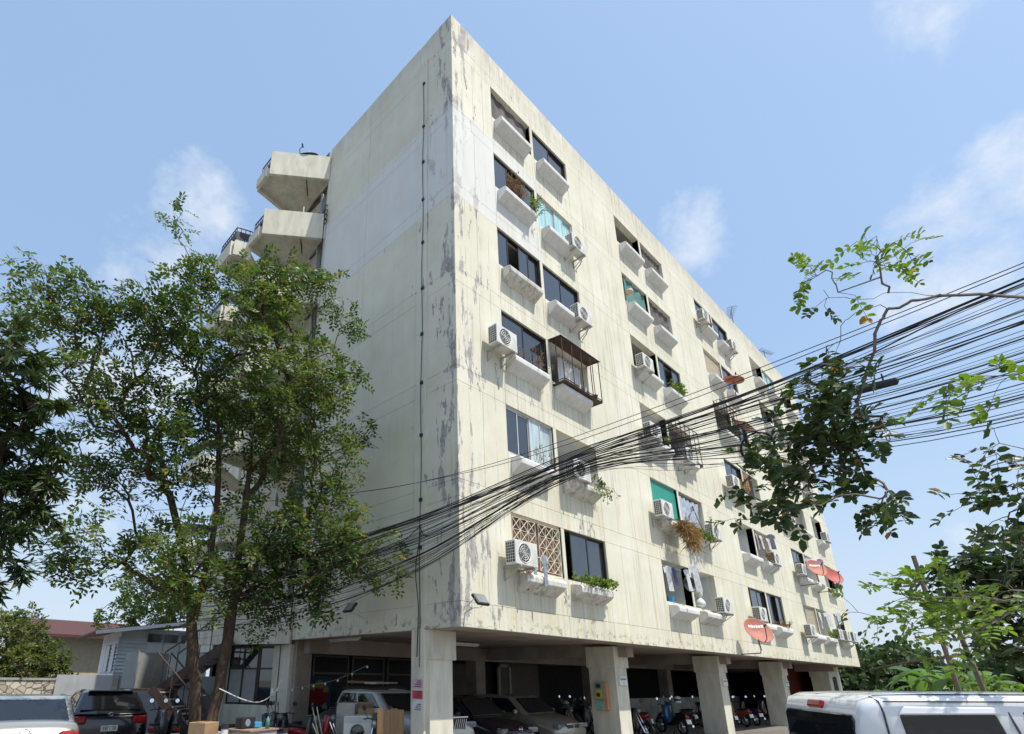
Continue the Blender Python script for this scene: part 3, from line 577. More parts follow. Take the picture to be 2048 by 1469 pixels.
def grow(paths, lobes, ntips, seed, step=.3, droop=.1, keep=None, clump=0):
    """skeleton: given trunk paths, every tip inside the lobes is joined to the nearest grown node"""
    rg = np.random.default_rng(seed); P = []; par = []
    for path in paths:
        prev = -1 if not P else int(np.argmin(np.linalg.norm(np.array(P)-np.array(path[0]), axis=1)))
        for i, p in enumerate(path):
            if i > 0:
                a = np.array(path[i-1]); b = np.array(p); k = max(1, int(np.linalg.norm(b-a)/.35))
                for q in range(1, k+1): P.append(a+(b-a)*q/k+rg.normal(0, .015, 3)); par.append(prev); prev = len(P)-1
            else: P.append(np.array(p, float)); par.append(prev); prev = len(P)-1
    n0 = len(P); L = np.array(lobes); wts = L[:, 3]**2.4; idx = rg.choice(len(L), ntips, p=wts/wts.sum())
    dirs = nrm(rg.normal(size=(ntips, 3))); rad = rg.uniform(.1, 1, ntips)**.45
    if clump:      # foliage masses on separate boughs with gaps between
        ncl = 9; sub_c = nrm(rg.normal(size=(len(L), ncl, 3)))*(rg.uniform(.25, .95, (len(L), ncl, 1))); w_ = rg.integers(0, ncl, ntips); tips = L[idx, :3]+sub_c[idx, w_]*L[idx, 3:4]*.85+dirs*rad[:, None]*L[idx, 3:4]*clump
    else: tips = L[idx, :3]+dirs*rad[:, None]*L[idx, 3:4]
    if keep is not None: tips = tips[keep(tips)]
    root = np.array(paths[0][-1]); tips = tips[np.argsort(np.linalg.norm(tips-np.array(paths[0][len(paths[0])//2]), axis=1))]; tipn = []
    for t in tips:
        A = np.array(P); dv = t-A; dist = np.linalg.norm(dv, axis=1)
        pd_ = nrm(A-A[np.maximum(np.array(par), 0)]); al = (dv*pd_).sum(1)/(dist+.01); cost = dist*(1+.55*np.maximum(0, -dv[:, 2])/(dist+.01)+.75*(1-al)); cost[:4] += 5
        j = int(np.argmin(cost)); a = A[j]; k = max(2, int(dist[j]/step)); prev = j; side = rg.normal(0, .035*dist[j], 3)
        for q in range(1, k+1):
            s_ = q/k; P.append(a+(t-a)*s_+side*math.sin(math.pi*s_)+np.array([0, 0, droop*dist[j]*math.sin(math.pi*s_)])); par.append(prev); prev = len(P)-1
        tipn.append(prev)
    P = np.array(P); cnt = np.zeros(len(P)); cnt[tipn] = 1
    for i in range(len(P)-1, -1, -1):
        if par[i] >= 0: cnt[par[i]] += cnt[i]
    return P, np.array(par), cnt, np.array(tipn), n0
def bark_mesh(P, par, cnt, r_tip, r_max, pw=.5, n=5, minr=None):
    mb = MB(); rad = np.minimum(r_max, r_tip*np.maximum(cnt, 1)**pw); V = []; F = []
    for i in range(len(P)):
        j = par[i]
        if j < 0: continue
        a, b = P[j], P[i]; d = b-a; l = np.linalg.norm(d)
        if l < 1e-5: continue
        d /= l; s = np.cross(d, (0, 0, 1) if abs(d[2]) < .9 else (1, 0, 0)); s /= np.linalg.norm(s); t = np.cross(d, s); o = len(V); nn = 8 if rad[i] > .06 else (n if rad[i] > .015 else 3)
        ra = min(rad[j], rad[i]*1.6)
        for p, r_ in ((a-d*ra*.15, ra), (b+d*rad[i]*.15, rad[i])):
            for k in range(nn): c_, s_ = math.cos(6.2832*k/nn), math.sin(6.2832*k/nn); V.append(tuple(p+(s*c_+t*s_)*r_))
        F += [(o+k, o+(k+1) % nn, o+nn+(k+1) % nn, o+nn+k) for k in range(nn)]
    mb.v = V; mb.f = F; return mb
def compound(P, par, idx, per, rg, rlen=.26, pairs=4, ll=.10, lw=.055, droop=-.25, spread=.9, tw=None):
    Bs, Ds, Ns = [], [], []
    for i in idx:
        o = P[i]-P[par[i]]; o = o/(np.linalg.norm(o)+1e-6)
        for q in range(per):
            d = nrm(o*.55+rg.normal(0, .6, 3)+np.array([0, 0, droop])); l = rlen*rg.uniform(.7, 1.2); s = nrm(np.cross(d, np.array([0, 0, 1.])+rg.normal(0, .35, 3))); n = np.cross(s, d); b = P[i]+rg.normal(0, .03, 3)
            if tw is not None: tw.append([P[i], b+d*l*.5-np.array([0, 0, .06*l]), b+d*l*1.05-np.array([0, 0, .28*l])])
            for j in range(pairs):
                t = b+d*l*(j+.8)/pairs-np.array([0, 0, .25*l*((j+1)/pairs)**2])
                for sg in (-1, 1): Bs.append(t); Ds.append(d*.45+s*sg*spread+rg.normal(0, .15, 3)); Ns.append(n+rg.normal(0, .3, 3))
            Bs.append(b+d*l*1.05-np.array([0, 0, .28*l])); Ds.append(d+rg.normal(0, .1, 3)); Ns.append(n)
    K = len(Bs); return np.array(Bs), np.array(Ds), np.array(Ns), ll*rg.uniform(.7, 1.2, K), lw*rg.uniform(.75, 1.2, K)
def make_tree(name, label, paths, lobes, ntips, seed, lm, bark, r_tip, r_max, leaf, per=3, extra=.35, group=None, keep=None, yellow=.03, pw=.5, shape='rhomb', cat='tree', droop=.1, clump=0):
    r = empty(name, paths[0][0], label=label, cat=cat, group=group); rg = np.random.default_rng(seed+50)
    o = np.array(paths[0][0], float); paths = [spline([np.array(p)-o for p in pa], 4) for pa in paths]; lobes = [(l[0]-o[0], l[1]-o[1], l[2]-o[2], l[3]) for l in lobes]
    kp = (lambda t: keep(t+o)) if keep else None
    P, par, cnt, tipn, n0 = grow(paths, lobes, ntips, seed, keep=kp, droop=droop, clump=clump)
    bark_mesh(P, par, cnt, r_tip, r_max, pw).build('trunk', bark, r, smooth=True)
    thin = np.where((cnt <= 2) & (np.arange(len(P)) >= n0))[0]; ex = rg.choice(thin, int(len(thin)*extra), replace=False); idx = np.concatenate([tipn, ex])
    Bs, Ds, Ns, ll, lw = compound(P, par, idx, per, rg, **leaf)
    tint = np.clip(rg.normal(.36, .2, len(Bs))+.25*np.sin(Bs[:, 0]*1.3+Bs[:, 2]*.9), 0, .85); tint[rg.random(len(Bs)) < yellow] = 1
    link('crown', leaf_mesh('crown', lm, Bs, Ds, Ns, ll, lw, tint, shape), r); return r
LEAF = leaf_material('tree_leaf', (.034, .066, .016), (.13, .19, .042), (.30, .22, .05))
LEAFD = leaf_material('mango_leaf', (.018, .038, .012), (.06, .095, .024), (.12, .11, .03), .2, .4)
LEAFB = leaf_material('bright_leaf', (.06, .11, .018), (.17, .26, .035), (.30, .20, .06), .45)
LEAFN = leaf_material('round_leaf', (.022, .045, .014), (.085, .13, .03), (.30, .17, .05), .3, .4)
MAIN = [(-6.87, 4.06, 9.09, 1.24), (-7.67, 4.21, 9.23, 0.6), (-7.75, 5.35, 8.83, 0.48), (-5.45, 3.41, 8.96, 1.29), (-4.45, 4.29, 11.5, 0.95), (-5.14, 4.78, 12.75, 0.5), (-3.13, 2.78, 9.77, 1.43), (-2.64, 2.19, 7.97, 1.41), (-1.7, 2.17, 10.16, 0.56), (-2.0, 3.28, 12.0, 0.6), (-3.86, 3.99, 8.23, 1.65), (-5.9, 3.65, 7.3, 1.31), (-6.6, 4.43, 8.0, 0.5), (-5.8, 4.85, 5.86, 0.8), (-4.85, 4.0, 5.84, 1.36), (-2.39, 3.3, 6.6, 1.55), (-1.1, 2.6, 7.5, 0.65), (-1.35, 2.1, 4.6, 1.15), (-2.4, 2.9, 4.57, 1.4), (-4.09, 3.2, 4.13, 1.29), (-5.42, 3.98, 4.04, 1.06), (-6.13, 4.5, 3.91, 0.52), (-.75, 1.35, 4.1, 0.5), (-2.75, 3.6, 3.6, 1.1), (-1.95, 2.45, 3.5, 0.63), (-4.06, 4.6, 3.7, 0.65), (-3.61, 3.68, 11.0, 0.88), (-1.5, 2.6, 6.0, 0.72), (-3.32, 2.67, 11.05, 0.48)]
make_tree('street_tree', 'tall twin trunked leafy tree in front of the shaded wall', [[(-3.45, 3.79, 0), (-3.5, 3.8, 1.2), (-3.69, 3.89, 2.3), (-3.92, 3.98, 3.6), (-4.5, 4.15, 5.4), (-5.0, 4.2, 7.0)], [(-3.45, 3.79, .15), (-3.2, 3.68, 1.0), (-3.1, 3.66, 2.2), (-3.05, 3.66, 3.5), (-3.1, 3.5, 5.5), (-3.2, 3.4, 7.4)], [(-3.75, 3.92, 2.6), (-3.62, 3.85, 4.2), (-3.7, 3.8, 6.2), (-4.0, 4.0, 8.5)], [(-3.06, 3.66, 3.2), (-2.6, 3.2, 4.6), (-2.3, 2.9, 6.2)]],
          MAIN, 2150, 7, LEAF, BARK, .0036, .165, dict(rlen=.30, pairs=4, ll=.132, lw=.058), per=2, extra=.22, clump=.50, keep=lambda t: t[:, 0] < -.3, yellow=.035, pw=.50)
MANGO = [(-7.93, 1.37, 6.16, 0.43), (-7.57, 1.44, 5.68, 0.51), (-7.65, 2.13, 5.33, 0.68), (-7.22, 1.89, 4.96, 0.49), (-7.38, 2.08, 4.33, 0.67), (-7.14, 1.84, 3.58, 0.57), (-7.29, 1.62, 3.03, 0.41), (-6.97, 1.69, 4.49, 0.26), (-8.3, 1.86, 5.41, 0.85), (-8.02, 2.13, 4.05, 0.84), (-8.05, 1.71, 6.6, 0.23)]
make_tree('mango_tree', 'dense dark broad leaved tree at the left edge', [[(-9.2, 1.9, 0), (-9.1, 1.9, 1.8), (-8.7, 1.9, 3.2), (-8.4, 1.9, 4.6)]], MANGO, 190, 11, LEAFD, BARK, .008, .2, dict(rlen=.10, pairs=4, ll=.19, lw=.045, droop=-.5, spread=.7), per=3, extra=.5, shape='lance', yellow=.01)
BUSH = [(-6.14, 8.79, 2.76, 0.59), (-5.52, 9.71, 2.97, 0.7), (-5.78, 9.83, 2.23, 0.63), (-5.41, 8.9, 2.21, 0.59), (-5.02, 9.2, 1.99, 0.42), (-5.49, 9.14, 1.82, 0.48), (-5.93, 9.54, 1.81, 0.48), (-5.91, 8.8, 3.27, 0.36), (-5.37, 9.0, 3.26, 0.24), (-6.6, 9.2, 2.3, .6), (-4.6, 9.2, 2.2, .5), (-4.3, 9.4, 1.8, .45), (-5.0, 9.2, 2.7, .4)]
BUSH = [(a+.3, b+4.2, c-.05, d_*1.25) for a, b, c, d_ in BUSH]
make_tree('garden_tree', 'low pale green garden tree behind the stone wall at left', [[(-5.3, 13.4, 0), (-5.3, 13.4, 1.4), (-5.3, 13.4, 2.4)]], BUSH, 330, 12, leaf_material('garden_leaf', (.05, .085, .02), (.16, .20, .05), (.32, .26, .10), .4), BARKG, .007, .09, dict(rlen=.22, pairs=4, ll=.11, lw=.06), per=3, extra=.4, yellow=.06)
make_tree('back_tree', 'yellowish tree rising behind the white wooden house', [[(.5, 19.2, 0), (.4, 19.2, 2.5), (.4, 19.2, 4)]], [(-0.82, 19.18, 4.49, 0.98), (0.41, 19.16, 4.7, 1.24), (1.51, 19.18, 4.92, 1.05), (-0.16, 19.67, 5.25, 0.91), (-1.28, 19.86, 4.18, 0.44)], 130, 13, LEAFB, BARKG, .01, .12, dict(rlen=.3, pairs=3, ll=.17, lw=.09), per=3, extra=.4, yellow=.06)
# overhanging tree at the right, with big round leaves
OVER = [(-2.75, -7.12, 5.0, 0.09), (-2.73, -7.05, 4.53, 0.11), (-2.92, -7.0, 4.17, 0.25), (-2.97, -7.2, 4.08, 0.2), (-3.06, -6.82, 3.96, 0.23), (-2.63, -6.99, 3.9, 0.32), (-2.85, -6.56, 3.88, 0.22), (-2.55, -6.75, 3.72, 0.31), (-2.54, -7.1, 3.67, 0.21), (-2.79, -7.25, 3.63, 0.1), (-2.61, -6.25, 3.75, 0.21), (-2.77, -6.54, 3.48, 0.26), (-2.6, -6.91, 3.34, 0.23), (-2.98, -6.17, 3.29, 0.13), (-3.03, -6.47, 3.12, 0.17), (-3.13, -6.15, 3.1, 0.09), (-2.93, -7.11, 3.09, 0.13), (-2.69, -6.99, 3.0, 0.12), (-2.96, -7.22, 3.02, 0.09), (-3.07, -6.8, 3.13, 0.16)]
TOPS = [(-2.61, -7.26, 5.2, 0.16), (-2.5, -7.12, 5.5, 0.18), (-2.64, -7.49, 5.45, 0.2), (-2.51, -7.62, 5.33, 0.22), (-2.7, -7.8, 5.28, 0.1), (-2.6, -7.0, 5.45, .14)]
OVER2 = [(-2.3, -7.54, 4.05, 0.1), (-2.74, -7.73, 3.9, 0.11), (-2.53, -7.92, 3.95, 0.11), (-2.52, -8.05, 3.94, 0.11)]
OVER3 = [(-2.43, -7.64, 3.24, 0.15), (-2.5, -7.81, 3.26, 0.18), (-2.24, -7.92, 3.38, 0.15), (-2.36, -7.45, 3.1, 0.12), (-2.46, -7.82, 2.99, 0.14), (-2.43, -7.65, 2.84, 0.11), (-2.5, -7.78, 2.77, 0.14), (-2.22, -7.76, 3.6, 0.12), (-2.67, -7.9, 3.42, 0.11)]
BRIGHT = [(-1.79, -6.56, 2.43, 0.09), (-1.85, -6.73, 2.5, 0.11), (-2.13, -6.95, 2.51, 0.1), (-1.96, -7.09, 2.51, 0.15), (-1.57, -7.2, 2.5, 0.2), (-1.64, -7.35, 2.44, 0.19), (-2.1, -7.51, 2.34, 0.19), (-1.99, -6.82, 2.3, 0.09), (-2.14, -6.98, 2.32, 0.12), (-1.64, -7.03, 2.3, 0.17), (-2.06, -7.21, 2.18, 0.2), (-1.9, -6.81, 2.1, 0.07)]
DARK = [(-0.78, -7.31, 2.86, 0.22), (-0.79, -7.49, 2.88, 0.24), (-0.69, -7.68, 2.82, 0.28), (-1.0, -7.52, 2.53, 0.27), (-0.91, -7.61, 2.4, 0.27), (-0.88, -7.38, 2.24, 0.23), (-0.74, -7.53, 2.11, 0.23), (-0.84, -7.19, 2.77, 0.15), (-0.63, -7.71, 2.6, 0.32)]
OT = empty('overhanging_tree', (-2.2, -9.9, 0), label='round leaved tree whose branches hang into view from the right among the cables', cat='tree'); oo = np.array((-2.2, -9.9, 0.))
one_leaf = {}
def round_leaves(paths, lobes, ntips, seed, tl, per, pairs, ll, singles, r_max=.045, rlen=.26, droop=-.15, tint0=.4):
    rg = np.random.default_rng(seed); ps = [spline([np.array(p)-oo for p in pa], 4) for pa in paths]; lb = [(*(np.array(l[:3])-oo), l[3]) for l in lobes]
    P, par, cnt, tipn, n0 = grow(ps, lb, ntips, seed, step=.12, droop=.05); bark_mesh(P, par, cnt, .0022, r_max, .42).build('branch', BARKG, OT, smooth=True)
    tw = []; Bs, Ds, Ns, l_, w_ = compound(P, par, tipn, per, rg, rlen=rlen, pairs=pairs, ll=ll, lw=ll*.62, droop=droop, spread=1., tw=tw); l_ *= rg.uniform(.55, 1.15, len(l_)); w_ = l_*rg.uniform(.5, .68, len(l_)); mt = MB()
    for a_ in tw: mt.tube(a_, .0022, 3, cap=False)
    tag(mt.build('twigs', BARKG, OT), kind='stuff')
    K = len(Bs); tint = np.clip(rg.normal(tint0, .2, K), 0, .85); tint[rg.random(K) < .012] = 1
    order = rg.permutation(K); sg = order[:singles]; rest = order[singles:]
    if len(rest): tag(link('leaf_cluster', leaf_mesh('leaf_cluster', tl, Bs[rest], Ds[rest], Ns[rest], l_[rest], w_[rest], tint[rest], 'oval'), OT), kind='stuff')
    for i in sg:
        key = (tl.name, int(tint[i]*4))
        if key not in one_leaf: one_leaf[key] = leaf_mesh('leaf', tl, np.zeros((1, 3)), np.array([[1., 0, 0]]), np.array([[0, 0, 1.]]), np.array([1.]), np.array([.62]), np.array([min(1, (int(tint[i]*4)+.5)/4)]), 'oval')
        d = Vector(nrm(Ds[i])); s = d.cross(Vector(Ns[i])).normalized(); n = s.cross(d); o = link('leaf', one_leaf[key], OT); f_ = float(l_[i])
        M_ = Matrix(((d.x, -s.x, n.x), (d.y, -s.y, n.y), (d.z, -s.z, n.z))); o.matrix_local = Matrix.Translation(Vector(Bs[i])) @ (M_*f_).to_4x4()
round_leaves([[(-2.2, -9.9, 0), (-2.25, -9.85, 2.0), (-2.4, -9.6, 3.6), (-2.6, -9.1, 4.2), (-2.74, -8.37, 4.38), (-2.72, -8.21, 4.45), (-2.7, -7.8, 4.7), (-2.71, -7.52, 4.87), (-2.72, -7.32, 4.91), (-2.74, -7.09, 5.1)], [(-2.7, -7.8, 4.7), (-2.7, -7.58, 4.72), (-2.71, -7.41, 4.67), (-2.73, -7.16, 4.09), (-2.74, -7.05, 3.8)], [(-2.7, -7.58, 4.72), (-2.71, -7.38, 4.80), (-2.73, -7.19, 4.75), (-2.74, -7.09, 4.55)]], [(l[0], l[1], l[2], l[3]*.85) for l in OVER], 270, 21, LEAFN, 1, 3, .092, 150, .014, .10, -.4, .3)
round_leaves([[(-2.71, -7.51, 4.88), (-2.71, -7.52, 5.12), (-2.7, -7.5, 5.3)], [(-2.74, -7.2, 5.05), (-2.6, -7.15, 5.35)]], TOPS, 30, 22, LEAFB, 1, 4, .075, 60, .010, .18, .1)
round_leaves([[(-2.35, -9.6, 3.4), (-2.5, -8.6, 3.9), (-2.52, -8.0, 3.95), (-2.6, -7.75, 3.95)]], OVER2, 14, 23, LEAFB, 1, 4, .09, 30, .015, .22, -.1)
round_leaves([[(-2.25, -9.8, 2.6), (-2.3, -8.6, 2.9), (-2.45, -8.0, 3.3), (-2.43, -7.64, 3.3)], [(-2.3, -8.4, 2.9), (-2.4, -7.9, 2.95)]], OVER3, 46, 24, LEAFN, 1, 3, .09, 30, .03, .18, -.3, .25)
round_leaves([[(-2.2, -9.8, 1.6), (-1.9, -8.5, 2.2), (-1.8, -7.7, 2.4), (-1.8, -7.2, 2.45)], [(-1.8, -7.7, 2.35), (-1.9, -7.2, 2.1)]], BRIGHT, 95, 25, LEAFB, 1, 4, .075, 30, .012, .17, -.1)
round_leaves([[(-2.2, -9.9, 1.2), (-1.6, -8.7, 2.0), (-1.0, -7.8, 2.5)]], DARK, 300, 26, LEAFN, 1, 3, .10, 0, .03, .16, -.3, .25)
# far wood and banana plants at the right
rgw = np.random.default_rng(31); nb = 900; u = rgw.uniform(0, 1, nb); cx_ = 55+rgw.normal(0, 3, nb); cy_ = -10+u*22; cz_ = rgw.uniform(0, 1, nb)**.8*(3.5+.9*np.sin(cy_*.5)+.7*np.sin(cy_*1.3+1))
c3 = np.stack([cx_, cy_, cz_], 1); Bs = np.repeat(c3, 14, 0)+rgw.normal(0, .45, (nb*14, 3)); K = len(Bs)
far = link('distant_trees', leaf_mesh('distant_trees', leaf_material('distant_leaf', (.03, .055, .02), (.08, .12, .04), (.1, .12, .03), .2, .7), Bs, rgw.normal(size=(K, 3)), rgw.normal(size=(K, 3))+np.array([0, 0, 1]), rgw.uniform(.35, .7, K), rgw.uniform(.25, .5, K), np.clip(rgw.normal(.4, .25, K), 0, 1), 'oval')); tag(far, 'dark band of far trees beyond the banana plants', 'trees', kind='stuff')
far.location = (0, 0, .4)
BAN = leaf_material('banana_leaf', (.06, .13, .03), (.16, .26, .07), (.3, .3, .1), .45, .4); bst = mat('banana_stem', (.22, .26, .10), .7, var=.25, scale=4)
def banana(loc, h, nl, seed, label):
    rg = random.Random(seed); r = empty('banana_plant', loc, label=label, cat='banana plant', group='banana plants beyond the yard')
    m = MB(); m.tube([(0, 0, 0), (.03, 0, h*.4), (0, .02, h*.75)], [.13, .11, .07], 8); m.build('stem', bst, r, smooth=True)
    for q in range(nl):
        a = q*2.4+rg.random(); L_ = rg.uniform(1.5, 2.2); up_ = rg.uniform(.6, 1.1); dr = rg.uniform(.8, 1.5); w_ = rg.uniform(.22, .32); rows = []; N_ = 8
        for j in range(N_+1):
            t = j/N_; rr = L_*t*.75; zz = h*.7+L_*(up_*t-dr*t*t*.75); wd = w_*math.sin(math.pi*min(1, .06+t*.94))**.6*(1 if j else .1); c_, s_ = math.cos(a), math.sin(a); fold = .3*wd
            rows.append([(c_*rr-s_*wd, s_*rr+c_*wd, zz-fold), (c_*rr, s_*rr, zz), (c_*rr+s_*wd, s_*rr-c_*wd, zz-fold)])
        m = MB(); m.add([p for rw in rows for p in rw], [(j*3+k, j*3+k+1, j*3+k+4, j*3+k+3) for j in range(N_) for k in (0, 1)]); o = m.build('leaf', BAN, r, smooth=True)
        at = o.data.attributes.new('tint', 'FLOAT', 'FACE'); at.data.foreach_set('value', np.full(len(o.data.polygons), rg.uniform(.1, .75), np.float32))
bl = ['banana plant just right of the block, half behind its corner', 'banana plant with arched leaves, second from the block', 'tall banana plant with one broad leaf leaning left', 'banana plant before the leaning post', 'banana plant right of the leaning post', 'low banana plant near the right edge', 'banana plant at the far right edge', 'small banana plant close to the end column', 'banana plant behind the white vehicle roof, middle of the clump', 'banana plant at the back of the clump']
for q, (x, y, h) in enumerate([(36.5, -2.2, 3.0), (30, -2.6, 2.6), (27, -3.6, 2.7), (24, -4.6, 2.5), (23, -5.6, 2.4), (21, -6.2, 1.7), (20, -6.9, 1.9), (35, -.6, 1.5), (33, -3.6, 2.2), (40, -4.5, 2.9)]): banana((x, y, 0), h, 8, q+3, bl[q])
def shrub(name, label, lobes, n, seed, lm, cat='shrub', ll=.12):
    rg = np.random.default_rng(seed); L_ = np.array(lobes); Bs = []
    for l in L_:
        k = int(n*l[3]**2/np.sum(L_[:, 3]**2)); d = nrm(rg.normal(size=(k, 3)))*(rg.uniform(.2, 1, (k, 1))**.4); Bs.append(l[:3]+d*l[3])
    Bs = np.concatenate(Bs); Bs = Bs[Bs[:, 2] > .02]; K = len(Bs); o0 = L_[0, :3].copy(); o0[2] = 0; r = empty(name, tuple(o0), label=label, cat=cat)
    m = MB(); 
    for l in L_: m.tube([(0, 0, 0), tuple((l[:3]-o0)*.6+rg.normal(0, .05, 3)), tuple(l[:3]-o0)], [.03, .02, .008], 5)
    m.build('stem', BARKG, r); link('foliage', leaf_mesh('foliage', lm, Bs-o0, rg.normal(size=(K, 3))+np.array([0, 0, .2]), rg.normal(size=(K, 3))+np.array([0, 0, 1]), ll*rg.uniform(.6, 1.2, K), ll*.5*rg.uniform(.6, 1.2, K), np.clip(rg.normal(.4, .22, K), 0, 1), 'oval'), r)
shrub('hedge', 'leafy hedge below the banana plants along the right side', [(x, -2.2-.22*(38-x)+.4*math.sin(x*3), .8+.4*math.sin(x*1.7), .95) for x in np.arange(19.5, 38, 1.3)], 6000, 41, LEAFB, 'hedge', .24)
# plants in the planter boxes
DRY = leaf_material('dry_straw', (.30, .18, .07), (.46, .31, .13), (.5, .4, .2), .2, .8); TWIG = leaf_material('dry_twig', (.16, .09, .05), (.30, .17, .09), (.3, .22, .1), .2, .8)
def tuft(loc, w_, h, n, seed, lm, label, hang=0., ll=.10, lw=.04, shape='oval', name='planter_plant'):
    loc = (loc[0], loc[1], loc[2]-.13); rg = np.random.default_rng(seed); r = empty(name, loc, label=label, cat='plant', group='plants in the window boxes'); m = MB(); B_, D_ = [], []
    for q in range(max(4, n//14)):
        x = rg.uniform(0, w_); top = np.array([x+rg.normal(0, .12), -.12+rg.normal(0, .08)-hang*.25, h*rg.uniform(.5, 1) if not hang else -hang*rg.uniform(.3, 1)]); b = np.array([x, -.08, 0.])
        mid = (b+top)/2+np.array([0, -.05-.1*hang, .08 if hang else 0]); m.tube([b, mid, top], [.008, .006, .004], 3)
        for j in range(14): t = rg.uniform(.2, 1); p = (1-t)**2*b+2*t*(1-t)*mid+t*t*top; B_.append(p+rg.normal(0, .03, 3)); D_.append(rg.normal(0, 1, 3)+(np.array([0, 0, -1.2]) if hang else np.array([0, 0, .6])))
    m.build('stem', BARKG, r); B_ = np.array(B_); K = len(B_); link('foliage', leaf_mesh('foliage', lm, B_, np.array(D_), rg.normal(size=(K, 3))+np.array([0, -.5, 1]), ll*rg.uniform(.6, 1.3, K), lw*rg.uniform(.7, 1.2, K), np.clip(rg.normal(.45, .25, K), 0, .9), shape), r)
def zsill(i): return ZT0+FH*i-SILL
tuft((2.0, -.16, zsill(4)), .75, .75, 260, 1, TWIG, 'dry brown bush in the fifth floor box near the corner', ll=.10, lw=.035)
tuft((3.0, -.2, zsill(4)), .55, .42, 120, 2, LEAFB, 'green grassy plant at the right end of the fifth floor box', ll=.2, lw=.03, shape='lance')
tuft((2.0, -.16, zsill(2)), 1.5, .5, 160, 3, TWIG, 'thin dried stalks in the box by the iron cage, third floor', ll=.10, lw=.02)
tuft((2.2, -.1, zsill(1)), 1.2, .55, 90, 4, TWIG, 'dried reddish stalks behind the curtained window on the second floor', ll=.1, lw=.02)
tuft((4.4, -.22, zsill(1)), 1.3, .35, 200, 5, LEAFN, 'shrubby green plant beside the loggia unit on the second floor')
tuft((4.9, -.3, zsill(1)), .7, .35, 120, 6, LEAFB, 'trailing plant spilling from the box behind the cables', hang=.65, ll=.08)
tuft((4.05, -.2, zsill(0)), 1.5, .26, 420, 7, LEAFB, 'low green plants filling the lowest box under the dark window', ll=.09, lw=.06)
tuft((9.9, -.3, zsill(1)), .9, .3, 900, 8, DRY, 'big hanging mop of dry straw below the teal sheet', hang=1.0, ll=.34, lw=.02, shape='lance')
tuft((11.7, -.2, zsill(1)), 1.4, .35, 420, 9, LEAFB, 'green plants overflowing the box under the foil sheet', hang=.3, ll=.1, lw=.06)
tuft((12.7, -.3, zsill(1)+.1), .6, .7, 70, 10, LEAFB, 'thin leafy sprig above the unit right of the foil', ll=.08)
tuft((11.6, -.2, zsill(3)), 1.3, .42, 260, 11, LEAFB, 'green bush in the fourth floor box, second bay', ll=.1, lw=.06)
tuft((9.4, -.2, zsill(2)), 1.2, .3, 120, 12, LEAFB, 'small plants in the box behind the cables, third floor second bay')
tuft((16.9, -.2, zsill(5)), 1.2, .3, 60, 13, TWIG, 'few dry sprigs in the top floor box, third bay')
tuft((17.0, -.2, zsill(3)), 1.3, .5, 200, 14, LEAFN, 'plants inside the barred cage on the fourth floor, third bay')
tuft((17.4, -.2, zsill(2)), 1.0, .5, 160, 15, DRY, 'straw coloured plant on the third floor, third bay', ll=.14, lw=.03)
tuft((19.1, -.2, zsill(0)), 1.3, .28, 120, 16, TWIG, 'sparse dry plants in the lowest box, third bay')
tuft((26.6, -.2, zsill(0)), 1.6, .4, 220, 17, LEAFB, 'green plant in the lowest box, fourth bay')
tuft((30.1, -.25, zsill(1)), 1.4, .45, 260, 18, LEAFN, 'leafy plant under the red dish near the far edge')
tuft((19.2, -.2, zsill(1)), .9, .4, 160, 19, TWIG, 'brownish plant under the striped clothes, second floor third bay')
# ================================================================ overhead cables
rg = np.random.default_rng(77); CLAB = 'thin black cable in the fanned bundle strung across the front of the block'
def cable(u, r_, mid_z=None, jx=0.):
    zr = 6.10-u*1.66; mz = (5.62-.45*u**.8+rg.normal(0, .045)) if mid_z is None else mid_z; v = np.clip(u+rg.normal(0, .22), 0, 1)
    x = .14+rg.normal(0, .05)+jx; zl = 4.85-1.05*v; zf = zl-.55-.25*v+rg.normal(0, .06)
    pts = [(-3.6, 5.0, zf-.25+rg.normal(0, .15)), (-2.2+rg.normal(0, .1), 2.6, zf), (-.85+rg.normal(0, .06), .36, zl), (x-.02, -2.73, mz), (x+.03+rg.normal(0, .03), -5.5+rg.normal(0, .5), (mz+zr)/2-.03-abs(rg.normal(0, .07))), (x+.05, -8.4, zr), (x+.1, -14, zr+.55+.1*(1-u))]
    m = MB(); m.tube(spline(pts, 7), r_, 4, cap=False); tag(m.build('overhead_cable', CAB, smooth=True), 'thick black cable in the topmost strand of the overhead bundle' if u < .09 else CLAB, 'cable', 'thick cables of the top strand' if u < .09 else 'cables of the overhead bundle')
for q in range(9): cable(.02+.006*q, .010 if q < 4 else .006)
for q in range(44): cable(.1+.9*(q/43)**.92+rg.normal(0, .012), rg.choice([.003, .004, .0055, .0075, .010], p=[.3, .3, .25, .1, .05]))
for mz_, zr_ in ((5.95, 6.25), (5.85, 6.2)):
    m = MB(); m.tube(spline([(-4.2, 6.5, 5.6), (-2.2, 2.6, 5.5), (-.85, .36, 5.62), (.12, -2.73, mz_), (.2, -8.4, zr_), (.3, -14, 6.9)], 7), .006, 4, cap=False); tag(m.build('overhead_cable', CAB, smooth=True), 'upper of two thin cables above the main bundle' if mz_ > 5.9 else 'lower of two thin cables above the main bundle', 'cable', 'single cables above the bundle')
m = MB(); m.tube(spline([(-.06, 1.15, 5.0), (-.2, .9, 4.75), (-.35, .55, 4.6), (-.8, .3, 4.5)]), .01, 5); m.tube(spline([(-.06, 1.1, 4.9), (-.12, 1.2, 4.0), (-.08, 1.15, 3.2), (-.06, 1.2, 2.2)]), .01, 5); m.tube(spline([(-.06, 1.1, 5.0), (-.15, 1.6, 4.7), (-.5, 2.2, 4.4)]), .01, 5)
tag(m.build('cable_knot', CAB), 'knot of black cables tied to the pilaster below the clips', 'cable')
